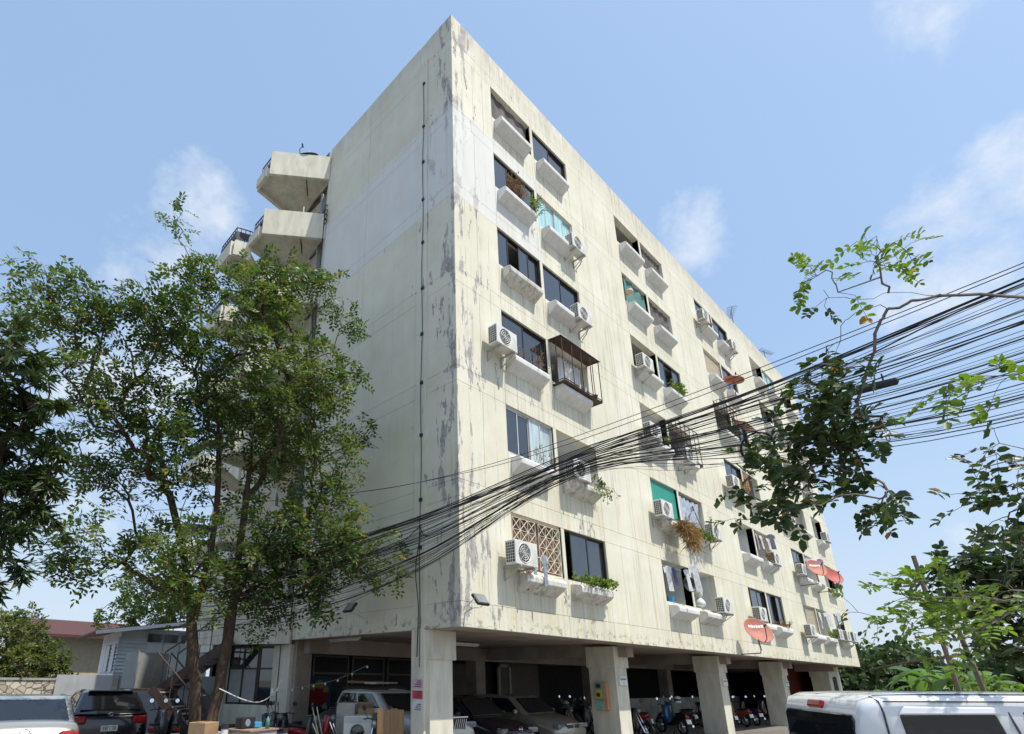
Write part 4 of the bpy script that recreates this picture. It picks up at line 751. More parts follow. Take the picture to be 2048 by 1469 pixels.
for q, (y_, z_, lab) in enumerate(((-7.0, 5.3, 'black splice box on the cables near the right edge')  ,)):
    S_ = empty('splice_box', (.17, y_, z_), R(90), lab, 'splice box', 'splice boxes on the cables'); m = MB(); m.lathe([(.02, -.24), (.05, -.22), (.055, .22), (.02, .24)], (0, 0, 0), (1, 0, .05), 10, cap=True); m.build('case', BLACK, S_, smooth=True); m = MB(); m.tube([(-.1, 0, 0), (-.1, 0, .14)], .01, 5); m.tube([(.1, 0, 0), (.1, 0, .14)], .01, 5); m.build('hanger', BLACK, S_)
for q, (y_, z_, r_, lab) in enumerate(((-5.6, 5.1, .2, 'loose coil of cable hanging in the bundle before the leaves'),)):
    m = MB(); rq = random.Random(q)
    for k in range(5): m.tube([(.0+.02*rq.random(), r_*math.cos(t)*(1+.1*k*.3), -r_+r_*math.sin(t)*(1+.08*k*.3)) for t in np.linspace(0, 6.28, 20)], .006, 4)
    tag(m.build('spare_coil', CAB, loc=(.14, y_, z_)), lab, 'cable coil', 'coils of spare cable')
# second straggling bundle lower left of the corner, seen against the shaded wall
def post(name, pts, r_, label, m_, cat='post'):
    m = MB(); m.tube(pts, r_, 8); tag(m.build(name, m_, smooth=False), label, cat)
WOOD = mat('weathered_wood', (.16, .12, .09), .9, var=.3, scale=6, stretch=(4, 4, .4))
post('leaning_post', [(10.5, -6.55, 0), (10.2, -6.45, 1.6), (9.9, -6.35, 3.0)], .05, 'weathered wooden post leaning behind the white vehicle', WOOD); post('tall_post', [(9.0, -6.2, 0), (8.9, -6.05, 4.6)], .045, 'thin wooden post sticking up through the right foliage', WOOD)
post('rail_pipe', [(33.4, -.4, 2.62), (26, -2.2, 2.56), (17, -4.4, 2.50), (10, -6.4, 2.45)], .035, 'rusty pipe strung from the block to the leaning post', IRON, 'pipe')
# ================================================================ left background: walls, house, stairs
SW = empty('stone_wall', (-8.6, 12.9, 0), label='low wall clad in crazy pattern stone behind the silver sedan', cat='wall')
def stone_mat():
    m = mat('crazy_stone', (.5, .46, .38), .9, var=.1, scale=2, bump=.2); t = m.node_tree; N = t.nodes; L = t.links.new
    v = N.new('ShaderNodeTexVoronoi'); v.feature = 'DISTANCE_TO_EDGE'; v.inputs['Scale'].default_value = 5.5; tcn = N.new('ShaderNodeTexCoord'); L(tcn.outputs['Object'], v.inputs['Vector'])
    v2 = N.new('ShaderNodeTexVoronoi'); v2.inputs['Scale'].default_value = 5.5; L(tcn.outputs['Object'], v2.inputs['Vector'])
    mr = N.new('ShaderNodeMapRange'); mr.inputs[1].default_value = .03; mr.inputs[2].default_value = .07; L(v.outputs['Distance'], mr.inputs[0])
    mx_ = N.new('ShaderNodeMix'); mx_.data_type = 'RGBA'; L(mr.outputs[0], mx_.inputs['Factor']); mx_.inputs['A'].default_value = (.14, .12, .10, 1)
    m3 = N.new('ShaderNodeMix'); m3.data_type = 'RGBA'; sp_ = N.new('ShaderNodeSeparateColor'); L(v2.outputs['Color'], sp_.inputs[0]); L(sp_.outputs[0], m3.inputs['Factor']); m3.inputs['A'].default_value = (.36, .32, .24, 1); m3.inputs['B'].default_value = (.62, .57, .46, 1); L(m3.outputs['Result'], mx_.inputs['B'])
    L(mx_.outputs['Result'], N['Principled BSDF'].inputs['Base Color']); return m
m = MB(); m.box(0, 4.35, 0, .2, 0, 1.62); m.build('cladding', stone_mat(), SW); m = MB(); m.box(-.02, 4.37, -.03, .23, 1.62, 1.68); m.build('coping', CONC_G, SW)
SW.rotation_euler.z = R(-8)
GW = empty('concrete_wall', (-4.28, 12.3, 0), R(-16), 'grey panel wall behind the dark hatchback', 'wall'); GWM = mat('grey_wall_panel', (.40, .41, .41), .9, var=.12, scale=1.5, dirt=(.2, .2, .19), dirt_amt=.5, stretch=(1, 1, .5))
for q in range(3):
    for z0, z1 in ((0, .62), (.63, 1.2), (1.21, 1.78)): m = MB(); m.box(q*1.6+.02, q*1.6+1.58, 0, .08, z0, z1); m.build('panel', GWM, GW)
    m = MB(); m.box(q*1.6+1.5, q*1.6+1.66, -.08, .14, 0, 1.84+.0*q); m.build('post', CONC_G, GW)
CW = empty('cracked_wall', (-1.2, 11.2, 0), R(-16), 'short wall of stacked grey slabs beside the stairs', 'wall')
for z0, z1 in ((0, .5), (.51, .95), (.96, 1.35)): m = MB(); m.box(0, .85, 0, .12, z0, z1); m.build('panel', GWM, CW)
# white timber house
HW_ = empty('timber_house', (-1.75, 15.9, 0), R(-6), 'white weatherboard house with shutters behind the grey wall', 'house')
PW = mat('white_board_paint', (.76, .78, .80), .8, var=.1, scale=3, dirt=(.4, .42, .44), dirt_amt=.35, stretch=(.4, 1, 4)); SHT = mat('shutter_paint', (.70, .71, .71), .8, var=.06)
core = MB(); core.box(.07, 3.4, .07, 4, .3, 3.5); core.build('wall', PW, HW_)
for q in range(16):
    z = 1.1+q*.13
    for nm in (0, 1):
        m = MB()
        if nm == 0: m.add([(0, 0, z), (3.4, 0, z), (3.4, .06, z+.125), (0, .06, z+.125), (0, .065, z), (3.4, .065, z)], [(0, 1, 2, 3), (0, 4, 5, 1), (0, 3, 4), (1, 5, 2)])
        else: m.add([(0, 0, z), (0, 3.5, z), (.06, 3.5, z+.125), (.06, 0, z+.125), (.065, 0, z), (.065, 3.5, z)], [(3, 2, 1, 0), (1, 5, 4, 0)])
        m.build('weatherboard', PW, HW_)
m = MB(); m.box(-.02, 3.4, -.015, .01, 1.62, 1.70); m.box(-.02, 3.4, -.016, .01, 1.32, 1.42); m.build('dark_band', mat('navy_band', (.05, .05, .10), .7), HW_)
for x, wd in ((1.0, .58), (1.6, .58), (2.25, .55), (2.82, .55)): m = MB(); m.box(x, x+wd, -.04, -.005, 1.95, 2.95); m.build('shutter', SHT, HW_, bevel=.01)
for y in (.35, 1.5, 2.2): m = MB(); m.box(-.04, -.005, y, y+.6, 1.9, 2.9); m.build('shutter', SHT, HW_, bevel=.01)
for x in (1.0, 1.6, 2.25, 2.82): m = MB(); m.box(x, x+.5, -.03, -.004, 3.02, 3.32); m.build('transom_pane', GL, HW_)
m = MB(); m.add([(-.9, -.8, 3.25), (3.6, -.9, 3.98), (3.6, 4.3, 3.98), (-.9, 4.3, 3.25), (-.9, -.8, 3.31), (3.6, -.9, 4.04), (3.6, 4.3, 4.04), (-.9, 4.3, 3.31)], [(0, 1, 2, 3), (7, 6, 5, 4), (0, 4, 5, 1), (1, 5, 6, 2), (2, 6, 7, 3), (3, 7, 4, 0)]); m.build('roof', mat('brown_sheet_roof', (.14, .075, .06), .7, var=.2), HW_)
m = MB(); m.add([(-.92, -.84, 3.16), (3.6, -.94, 3.90), (3.6, -.94, 4.02), (-.92, -.84, 3.29), (-.92, -.81, 3.16), (3.6, -.91, 3.90), (3.6, -.91, 4.02), (-.92, -.81, 3.29)], [(0, 1, 2, 3), (7, 6, 5, 4), (0, 4, 5, 1), (3, 2, 6, 7), (0, 3, 7, 4)]); m.build('fascia', SHT, HW_)
RH = empty('red_roof_house', (-3.2, 24, 0), 0, 'far house with dark red roof behind the timber house', 'house')
m = MB(); m.box(-.5, 4, 0, 4, 0, 3.6); m.build('wall', mat('tan_house_wall', (.45, .38, .28), .9), RH); m = MB(); m.add([(-.9, -.8, 3.45), (5, -.8, 3.45), (5, 2, 4.3), (-.9, 2, 4.3), (-.9, -.8, 3.57), (5, -.8, 3.57), (5, 2, 4.42), (-.9, 2, 4.42)], [(0, 1, 2, 3), (7, 6, 5, 4), (0, 4, 5, 1), (1, 5, 6, 2), (2, 6, 7, 3), (3, 7, 4, 0)]); m.build('roof', mat('dark_red_roof', (.085, .03, .026), .7), RH)
banana((-3.0, 14.6, 0), 1.9, 7, 60, 'banana plant growing beside the timber house'); banana((-3.9, 14.3, 0), 1.4, 6, 61, 'low banana plant left of the timber house')
# outside stairs
ST = empty('steel_stairs', (-2.1, 8.6, 0), label='brown steel stairs climbing to the first balcony behind the tree', cat='stairs'); SM = mat('brown_steel', (.085, .055, .045), .6, .3, var=.25); TR = mat('stair_tread', (.42, .41, .39), .8)
def seg_box(mb, a, b, w_, t): d = (Vector(b)-Vector(a)); mb.cbox((Vector(a)+Vector(b))/2, (d.length, w_, t), d.to_track_quat('X', 'Z').to_matrix())
lo, ld, ld2, hi = Vector((.75, -.75, 0)), Vector((-.35, .35, 1.45)), Vector((0, .75, 1.45)), Vector((1.35, -.55, 2.75))
for (a, b, nm) in ((lo, ld, 8), (ld2, hi, 7)):
    d = b-a; sd = Vector((-d.y, d.x, 0)).normalized()*.42
    for s in (-1, 1):
        m = MB(); seg_box(m, a+sd*s, b+sd*s, .03, .22); m.build('stringer', SM, ST)
        m = MB(); m.tube([a+sd*s+Vector((0, 0, .95)), b+sd*s+Vector((0, 0, .95))], .022, 6)
        for q in range(4): p = a+d*(q/3)+sd*s; m.tube([p, p+Vector((0, 0, .95))], .014, 5)
        m.build('handrail', SM, ST)
    for q in range(nm):
        p = a+d*((q+.5)/nm); m = MB(); m.cbox(p, (.26, .82, .035), Vector((d.x, d.y, 0)).to_track_quat('X', 'Z').to_matrix()); m.build('tread', TR, ST)
m = MB(); m.box(-1.05, .15, .25, 1.35, 1.40, 1.45); m.build('landing', SM, ST)
m = MB(); m.box(-1.05, -1.02, .25, 1.35, 1.45, 2.4); m.box(-1.0, .15, 1.33, 1.35, 1.45, 2.4); m.build('landing_screen', mat('grey_sheet', (.25, .26, .25), .6), ST)
m = MB()
for x, y in ((-1, .3), (.1, .3), (-1, 1.3), (.1, 1.3)): m.box(x-.04, x+.04, y-.04, y+.04, 0, 1.4)
m.build('landing_posts', SM, ST)
# ================================================================ vehicles
TYRE = mat('tyre_rubber', (.02, .02, .02), .9, var=.2); RIM = mat('alloy_rim', (.5, .5, .5), .35, .8); CHR = mat('chrome', (.75, .75, .75), .12, 1., var=.03); GLS = glass_mat('car_glass', (.012, .014, .018), .6, .02); LMP = mat('red_lamp', (.35, .012, .015), .15, var=.1); HLM = mat('headlamp', (.20, .21, .22), .08, .3); PLT = mat('number_plate', (.75, .75, .70), .5); INK = mat('plate_ink', (.03, .03, .035), .6)
def paint(name, c, metal=.3, rough=.32): return mat(name, c, rough, metal, var=.04, scale=2, coat=.8)
def plate(parent, c, nx, wd, ht, chars):
    c = Vector(c); m = MB(); m.cbox(c, (.015, wd, ht)); p = m.build('number_plate', PLT, parent); m = MB(); n = len(chars)
    for q, (h_, k) in enumerate(chars):
        y = c.y+nx*(-wd*.4+wd*.8*(q+.5)/n); x = c.x+nx*.009; hw, hh = wd*.28/n, ht*h_*.5
        for (u0, u1, v0, v1, bit) in ((-hw, -hw*.45, -hh, hh, 1), (hw*.45, hw, -hh, hh, 2), (-hw, hw, hh*.72, hh, 4), (-hw, hw, -hh*.12, hh*.12, 8), (-hw, hw, -hh, -hh*.72, 16)):
            if k & bit: m.add([(x, y+u0, c.z+v0), (x, y+u1, c.z+v0), (x, y+u1, c.z+v1), (x, y+u0, c.z+v1)], [(0, 1, 2, 3)])
    m.build('plate_characters', INK, p)
def car(name, label, pm, loc, head, L_=4.2, W_=1.68, H=1.38, belt=.88, hood=.84, deck=.9, cab=(.55, 1.15, 2.7, 3.35), nose=.3, group=None, sides=2, cat='car', roof_bev=.06, wt=.78):
    """local +x is forward, rear bumper at x=0"""
    r = empty(name, loc, head, label, cat, group); hw = W_/2
    st = [(0., .80, .32, deck*.72, .55), (.06, .92, .24, deck*.93, .80), (.28, .98, .2, deck, .9), (cab[0]+.1, 1., .2, belt+.03, .95), (cab[3]-.2, 1., .2, belt, .95), (cab[3]+.15, .99, .2, hood+.03, .9), (L_-.45, .97, .2, hood-.05, .84), (L_-.10, .90, .25, hood-.17, .76), (L_, .78, .33, hood-.3, .62)]
    rings = []
    for x, wf, zl, zt, tf in st:
        w_ = hw*wf; zm = zl+(zt-zl)*.55; rings.append([(x, -w_*.86, zl), (x, w_*.86, zl), (x, w_*.99, zl+.12), (x, w_, zm), (x, w_*.97, zt-.09), (x, w_*tf*.96, zt), (x, w_*.4, zt+.025), (x, -w_*.4, zt+.025), (x, -w_*tf*.96, zt), (x, -w_*.97, zt-.09), (x, -w_, zm), (x, -w_*.99, zl+.12)])
    m = MB(); m.loft(rings); body = m.build('body', pm, r, smooth=True, sub=2, fixn=True)
    xr0, xr1, xf1, xf0 = cab; wb, wr = hw*.90, hw*wt; zb = belt-.06; sl = lambda t: (xr0+(xr1-xr0)*t, xf0+(xf1-xf0)*t, wb+(wr-wb)*t, zb+(H-zb)*t)
    rg_ = []
    for t, cr in ((0, 0), (.5, 0), (.93, 0), (1., -.10)):
        a, b, w_, z = sl(t); a += -cr*1.0 if cr else 0; b += cr*1.0 if cr else 0; w_ += cr*.6 if cr else 0
        rg_.append([(a, -w_*.94, z), (a-.04, -w_*.4, z), (a-.04, w_*.4, z), (a, w_*.94, z), (a+.1, w_, z), ((a+b)/2, w_*1.01, z+(.025 if t == 1 else 0)), (b-.12, w_, z), (b, w_*.92, z), (b+.06, w_*.4, z), (b+.06, -w_*.4, z), (b, -w_*.92, z), (b-.12, -w_, z), ((a+b)/2, -w_*1.01, z+(.025 if t == 1 else 0)), (a+.1, -w_, z)])
    m = MB(); m.loft(rg_); m.build('cabin', pm, body, bevel=.03, smooth=False, fixn=True)
    def face_q(nm, P, mt=GLS, off=.012):
        P = [Vector(p) for p in P]; n = (P[1]-P[0]).cross(P[3]-P[0]).normalized(); c = sum(P, Vector())/4
        if n.dot(c-Vector((L_/2, 0, .9))) < 0: n = -n
        m = MB(); m.add([p+n*off for p in P]+[p-n*.01 for p in P], [(0, 1, 2, 3), (7, 6, 5, 4), (0, 4, 5, 1), (1, 5, 6, 2), (2, 6, 7, 3), (3, 7, 4, 0)]); return m.build(nm, mt, r, bevel=.008, fixn=True)
    t0, t1 = .17, .86; a0, b0, w0, z0 = sl(t0); a1, b1, w1, z1 = sl(t1)
    face_q('rear_window', [(a0-.035, -w0*.86, z0), (a0-.035, w0*.86, z0), (a1-.03, w1*.84, z1), (a1-.03, -w1*.84, z1)], off=.02)
    face_q('windscreen', [(b0+.05, -w0*.88, z0), (b0+.05, w0*.88, z0), (b1+.045, w1*.86, z1), (b1+.045, -w1*.86, z1)], off=.02)
    for s in (-1, 1):
        for q in range(sides):
            u0, u1 = q/sides+.025, (q+1)/sides-.02; xa, xb = a0+.12, b0-.16; xc, xd = a1+.12, b1-.14
            face_q('side_window', [(xa+(xb-xa)*u0, s*w0*1.005, z0), (xa+(xb-xa)*u1, s*w0*1.005, z0), (xc+(xd-xc)*u1, s*w1*1.0, z1), (xc+(xd-xc)*u0, s*w1*1.0, z1)], off=.014)
        m = MB(); m.cbox((cab[3]-.35, s*(hw+.06), belt+.06), (.09, .16, .12)); m.build('mirror', BLACK if pm.name.startswith('black') else pm, r, bevel=.03)
        m = MB(); m.cbox((.07, s*hw*.74, deck*.80), (.16, hw*.36, .17)); m.build('tail_light', LMP, r, bevel=.045)
        m = MB(); m.cbox((L_-.13, s*hw*.68, hood-.22), (.2, hw*.38, .13), Matrix.Rotation(R(-s*14), 3, 'Z')); m.build('headlight', HLM, r, bevel=.04)
        for x in (.78, L_-.85):
            m = MB(); m.lathe([(.20, -.10), (.29, -.10), (.305, -.07), (.305, .07), (.29, .10), (.2, .10)], (x, s*(hw-.09), .305), (0, 1, 0), 20); wh = m.build('wheel', TYRE, r, smooth=True)
            m = MB(); m.lathe([(.001, .075), (.05, .085), (.19, .07), (.205, .095)], (x, s*(hw-.09), .305), (0, s, 0), 16); m.build('rim', RIM, wh)
    return r
def ring_badge(r, x, nx, z, rad, fill=None):
    m = MB(); m.lathe([(rad*.8, -.006), (rad*.9, .008), (rad, -.006)], (x, 0, z), (nx, 0, 0), 18); m.tube([(x+nx*.004, -rad*.6, z+rad*.25), (x+nx*.004, 0, z-rad*.15), (x+nx*.004, rad*.6, z+rad*.25)], rad*.12, 5); return m.build('badge', CHR, r)
SV = paint('silver_paint', (.48, .48, .44), .6); BLK = paint('black_paint', (.008, .008, .014), .1, .22); BEI = paint('beige_paint', (.33, .31, .26), .5); WHT = paint('white_paint', (.78, .79, .80), .0, .25)
c = car('silver_sedan', 'silver sedan seen from behind at the left edge', SV, (-6.3, 3.55, 0), R(83), H=1.40, deck=1.02, belt=1.0, hood=.95, cab=(.5, 1.25, 2.65, 3.3), cat='car')
ring_badge(c, -.0, -1, .86, .085); m = MB(); m.cbox((-.01, 0, .75), (.05, .85, .04)); m.build('chrome_strip', CHR, c, bevel=.008); plate(c, (-.03, 0, .62), -1, .36, .13, ((.6, 31), (.6, 7), (.6, 22), (.3, 0), (.6, 6), (.6, 29), (.6, 15), (.6, 31)))
c = car('black_hatchback', 'black hatchback parked facing the grey wall', BLK, (-4.12, 6.9, 0), R(82), H=1.43, deck=1.03, belt=1.0, hood=.98, L_=3.9, wt=.68, cab=(.06, .66, 2.3, 3.1), cat='car')
ring_badge(c, .0, -1, .92, .065); plate(c, (-.03, 0, .66), -1, .34, .12, ((.6, 15), (.6, 31), (.6, 6), (.6, 22), (.6, 29), (.6, 31)))
m = MB(); m.cbox((.58, 0, 1.425), (.2, .95, .035)); m.build('spoiler', BLK, c, bevel=.015); m = MB(); m.tube([(-.06, 0, 1.08), (.03, .30, 1.12)], .008, 4); m.build('wiper', BLACK, c)
# three cars nose-out between the first two columns
c = car('white_pickup', 'pale pickup nose with slatted grille beside the corner column', paint('cream_paint', (.50, .49, .44), .1), (1.55, 5.75, 0), R(-90), L_=4.1, H=1.5, hood=1.03, belt=1.0, cab=(.3, .6, 2.0, 2.7))
m = MB(); m.cbox((4.05, 0, .82), (.06, .72, .26)); gr = m.build('grille', BLACK, c, bevel=.02); m = MB()
for q in range(11): y = -.33+q*.066; m.cbox((4.085, y, .82), (.02, .016, .23), Matrix.Rotation(R(18 if y < 0 else -18), 3, 'X'))
m.build('grille_slats', CHR, gr); m = MB(); m.cbox((4.05, 0, .97), (.08, .86, .035)); m.build('hood_trim', CHR, c, bevel=.01)
c = car('black_sedan', 'black sedan with round chrome badge between two pale cars', BLK, (3.9, 5.9, 0), R(-90), L_=4.25, H=1.34, hood=.82, belt=.88, cab=(.5, 1.2, 2.6, 3.3))
m = MB(); m.cbox((4.18, 0, .52), (.1, .95, .16)); m.build('grille', BLACK, c, bevel=.03); ring_badge(c, 4.24, 1, .63, .07)
for s in (-1, 1): m = MB(); m.cbox((4.10, s*.5, .62), (.05, .4, .03), Matrix.Rotation(R(s*10), 3, 'X')); m.build('headlight_trim', CHR, c)
c = car('beige_sedan', 'dusty beige sedan beside the second column', BEI, (6.25, 5.9, 0), R(-90), L_=4.25, H=1.36, hood=.84, belt=.88, cab=(.5, 1.2, 2.6, 3.3))
m = MB(); m.cbox((4.19, 0, .58), (.08, .6, .16)); gr = m.build('grille', BLACK, c, bevel=.03); m = MB(); m.cbox((4.235, 0, .58), (.02, .03, .15)); m.cbox((4.2, 0, .665), (.06, .64, .025)); m.build('grille_trim', CHR, gr)
c = car('old_wagon', 'old grey wagon with boards on its roof inside the parking', mat('faded_grey_paint', (.07, .07, .066), .5, var=.15, scale=3), (3.6, 6.4, 0), R(212), L_=4.0, H=1.58, hood=.98, belt=.98, cab=(.05, .25, 2.3, 3.1))
m = MB(); m.cbox((1.5, .25, 1.66), (1.9, .35, .05)); m.build('roof_board', mat('pale_board', (.55, .53, .48), .7), c); m = MB(); m.cbox((1.3, -.3, 1.68), (1.7, .5, .06)); m.build('roof_board', mat('cardboard', (.34, .22, .12), .85, var=.15), c)
# white sport utility vehicle close to the camera
V_ = empty('white_utility_vehicle', (-2.56, -6.31, .03), math.atan2(-.84, .54), 'white utility vehicle cut by the right bottom corner', 'car')
def rr_ring(x, w_, z0, z1, c_, n=5):
    pts = [(x, -w_, z0), (x, w_, z0)]
    for k in range(n+1): a = math.pi/2*k/n; pts.append((x, w_-c_+c_*math.cos(a), z1-c_*.8+c_*.8*math.sin(a)))
    for k in range(n+1): a = math.pi/2*(1-k/n); pts.append((x, -w_+c_-c_*math.cos(a), z1-c_*.8+c_*.8*math.sin(a)))
    return pts
m = MB(); m.loft([rr_ring(-.02, .72, .95, 1.42, .07), rr_ring(.0, .75, .95, 1.55, .08), rr_ring(.03, .765, .95, 1.62, .085), rr_ring(.12, .775, .95, 1.655, .09), rr_ring(.4, .78, .95, 1.67, .09), rr_ring(1.6, .785, .95, 1.685, .09), rr_ring(2.7, .775, .95, 1.66, .09), rr_ring(3.2, .74, .95, 1.25, .14)], caps=True); cab_ = m.build('cabin', WHT, V_, smooth=True, fixn=True)
m = MB(); m.loft([rr_ring(-.06, .78, .28, .95, .05), rr_ring(0, .82, .25, .99, .06), rr_ring(3.2, .82, .25, .99, .06), rr_ring(4.3, .78, .25, .98, .1), rr_ring(4.4, .7, .3, .8, .1)]); m.build('body', WHT, V_, smooth=True, fixn=True)
def slab(nm, P, n, mt, th=.012, bev=.01, parent=V_):
    P = [Vector(p) for p in P]; n = Vector(n).normalized()*th; k = len(P); m = MB(); m.add([p+n for p in P]+[p-n for p in P], [tuple(range(k)), tuple(range(k, 2*k))[::-1]]+[(i, (i+1) % k, k+(i+1) % k, k+i) for i in range(k)]); return m.build(nm, mt, parent, bevel=bev, fixn=True)
rw = slab('rear_window', [(-.035, -.62, 1.04), (-.035, .62, 1.04), (-.022, .66, 1.30), (-.012, .68, 1.49), (-.008, .63, 1.525), (-.008, -.63, 1.525), (-.012, -.68, 1.49), (-.022, -.66, 1.30)], (-1, 0, .1), GLS, .012)
slab('brake_light', [(-.008, -.14, 1.55), (-.008, .14, 1.55), (.014, .14, 1.605), (.014, -.14, 1.605)], (-1, 0, .5), LMP, .02, .012)
for s in (-1, 1):
    slab('side_window', [(.26, s*.782, 1.12), (.86, s*.785, 1.12), (.76, s*.78, 1.54), (.73, s*.778, 1.565), (.27, s*.775, 1.56), (.22, s*.778, 1.53)], (0, s, .12), GLS, .010)
    slab('side_window', [(1.02, s*.785, 1.12), (2.0, s*.785, 1.12), (1.92, s*.778, 1.57), (.90, s*.778, 1.57)], (0, s, .12), GLS, .010)
    slab('rain_visor', [(.21, s*.79, 1.535), (.78, s*.795, 1.55), (.78, s*.785, 1.595), (.25, s*.782, 1.59)], (0, s, .1), WHT, .014, .01)
    m = MB(); m.tube([(.12, s*.70, 1.650), (.4, s*.722, 1.664), (1.4, s*.725, 1.678), (2.6, s*.715, 1.656)], .009, 5); m.build('roof_seam', mat('dark_seam', (.05, .05, .055), .6), V_)
    m = MB(); m.tube([(.10, s*.70, 1.648), (.12, s*.765, 1.62), (.13, s*.781, 1.55), (.14, s*.783, 1.05)], .006, 4); m.build('panel_gap', mat('dark_seam', (.05, .05, .055), .6), V_); m = MB(); m.tube([(.14, s*.786, 1.618), (1.0, s*.792, 1.632), (2.5, s*.785, 1.615)], .006, 4); m.build('panel_gap', mat('dark_seam', (.05, .05, .055), .6), V_); m = MB(); m.tube([(.82, s*.77, 1.62), (.84, s*.787, 1.5), (.94, s*.79, 1.1)], .006, 4); m.build('panel_gap', mat('dark_seam', (.05, .05, .055), .6), V_)
    for x in (.75, 3.5): m = MB(); m.lathe([(.2, -.1), (.31, -.1), (.325, -.07), (.325, .07), (.31, .1), (.2, .1)], (x, s*.76, .325), (0, 1, 0), 20); wh = m.build('wheel', TYRE, V_, smooth=True); m = MB(); m.lathe([(.001, .08), (.2, .07), (.215, .1)], (x, s*.76, .325), (0, s, 0), 16); m.build('rim', RIM, wh)
c = car('grey_van', 'dark grey car roof with roof rails behind the white vehicle', paint('dark_grey_paint', (.10, .10, .11), .5), (3.5, -6.6, 0), R(-55), L_=4.2, H=1.58, belt=1.0, hood=.98, cab=(.05, .3, 2.6, 3.3), cat='car')
for s in (-1, 1): m = MB(); m.tube([(.5, s*.52, 1.58), (.6, s*.54, 1.64), (2.2, s*.54, 1.65), (2.35, s*.52, 1.58)], .02, 6); m.build('roof_rail', BLACK, c)
# motorbikes
def scooter_proto(name, bm_, seat_m, fair):
    r = empty(name); m = MB()
    for nm, x in (('rear', 0.), ('front', 1.22)):
        m = MB(); m.lathe([(.22, -.045), (.275, -.035), (.285, 0), (.275, .035), (.22, .045), (.22, -.045)], (x, 0, .285), (0, 1, 0), 22); wh = m.build('wheel', TYRE, r, smooth=True)
        m = MB(); m.lathe([(.215, -.02), (.225, 0), (.215, .02)], (x, 0, .285), (0, 1, 0), 20)
        for q in range(6): a = q*math.pi/3; m.tube([(x, 0, .285), (x+.21*math.cos(a), 0, .285+.21*math.sin(a))], .008, 4)
        m.tube([(x, -.06, .285), (x, .06, .285)], .04, 8); m.build('rim', RIM, wh)
    m = MB(); m.loft([[(x, -w_, z0), (x, w_, z0), (x, w_*.9, z1), (x, w_*.4, z1+.03), (x, -w_*.4, z1+.03), (x, -w_*.9, z1)] for x, w_, z0, z1 in ((-.28, .05, .62, .70), (-.15, .11, .52, .72), (.1, .13, .42, .70), (.35, .13, .30, .66), (.48, .11, .27, .5), (.62, .10, .27, .36), (.82, .10, .27, .36))]); m.build('body', bm_, r, smooth=True, sub=1, fixn=True)
    m = MB(); m.loft([[(.80, -w_*.9, z), (.80+d_, -w_*.5, z), (.84+d_, 0, z), (.80+d_, w_*.5, z), (.80, w_*.9, z)] for z, w_, d_ in ((.28, .12, .05), (.45, .20, .07), (.65, .21, .08), (.85, .15, .10), (.98, .12, .12), (1.02, .08, .1))], close=True); m.build('leg_shield', fair, r, smooth=True, fixn=True)
    m = MB(); m.loft([[(x, -w_, z0), (x, w_, z0), (x, w_*.85, z1), (x, -w_*.85, z1)] for x, w_, z0, z1 in ((-.3, .09, .72, .77), (-.1, .13, .70, .80), (.2, .13, .69, .77), (.42, .08, .67, .73))]); m.build('seat', seat_m, r, smooth=True, sub=1, fixn=True)
    m = MB(); m.tube([(.86, -.33, 1.0), (.92, -.2, 1.03), (.95, 0, 1.0), (.92, .2, 1.03), (.86, .33, 1.0)], .014, 6); m.build('handlebar', BLACK, r)
    for s in (-1, 1):
        m = MB(); m.tube([(.92, s*.2, 1.03), (.93, s*.27, 1.14), (.9, s*.30, 1.2)], .007, 5); m.lathe([(.001, -.015), (.045, -.012), (.058, .004), (.05, .01)], (.9, s*.31, 1.23), (-1, -s*.15, .12), 12); mi = m.build('mirror', BLACK, r)
        m = MB(); m.lathe([(.001, .0125), (.05, .0125)], (.9, s*.31, 1.23), (-1, -s*.15, .12), 12); m.build('mirror_glass', CHR, mi)
    m = MB(); m.lathe([(.001, .09), (.05, .08), (.085, .03), (.08, -.03), (.001, -.04)], (.97, 0, .93), (1, 0, -.1), 14); m.build('headlight', HLM, r, smooth=True)
    m = MB()
    for s in (-1, 1): m.tube([(.93, s*.07, .85), (1.22, s*.07, .285)], .02, 6)
    m.build('fork', CHR, r)
    m = MB(); m.loft([[(1.22+.31*math.cos(a), -.06, .285+.31*math.sin(a)), (1.22+.33*math.cos(a), 0, .285+.33*math.sin(a)), (1.22+.31*math.cos(a), .06, .285+.31*math.sin(a)), (1.22+.30*math.cos(a), 0, .285+.30*math.sin(a))] for a in (.2, .6, 1.0, 1.5, 2.0, 2.4)]); m.build('front_fender', fair, r, smooth=True)
    m = MB(); m.tube([(.35, -.13, .27), (.1, -.15, .25), (-.35, -.16, .33)], [.02, .05, .045], 8); m.build('exhaust', CHR, r)
    m = MB(); m.cbox((-.29, 0, .64), (.05, .16, .07)); m.build('tail_light', LMP, r, bevel=.015); m = MB(); m.cbox((-.36, 0, .48), (.012, .2, .15), Matrix.Rotation(R(15), 3, 'Y')); m.build('number_plate', PLT, r)
    m = MB(); m.tube([(.3, .1, .3), (.28, .22, .01)], .012, 5); m.build('stand', BLACK, r)
    return r
PB = paint('scooter_black', (.012, .012, .016), .1); PR = paint('scooter_red', (.32, .012, .012), .1); PBL = paint('scooter_blue', (.02, .09, .24), .1); PWH = paint('scooter_white', (.6, .6, .58), 0.); POR = paint('scooter_orange', (.42, .10, .04), .1); PCR = paint('scooter_cream', (.52, .43, .27), 0.); PGY = paint('scooter_grey', (.16, .16, .17), .3); SEAT = mat('black_vinyl', (.02, .02, .02), .5)
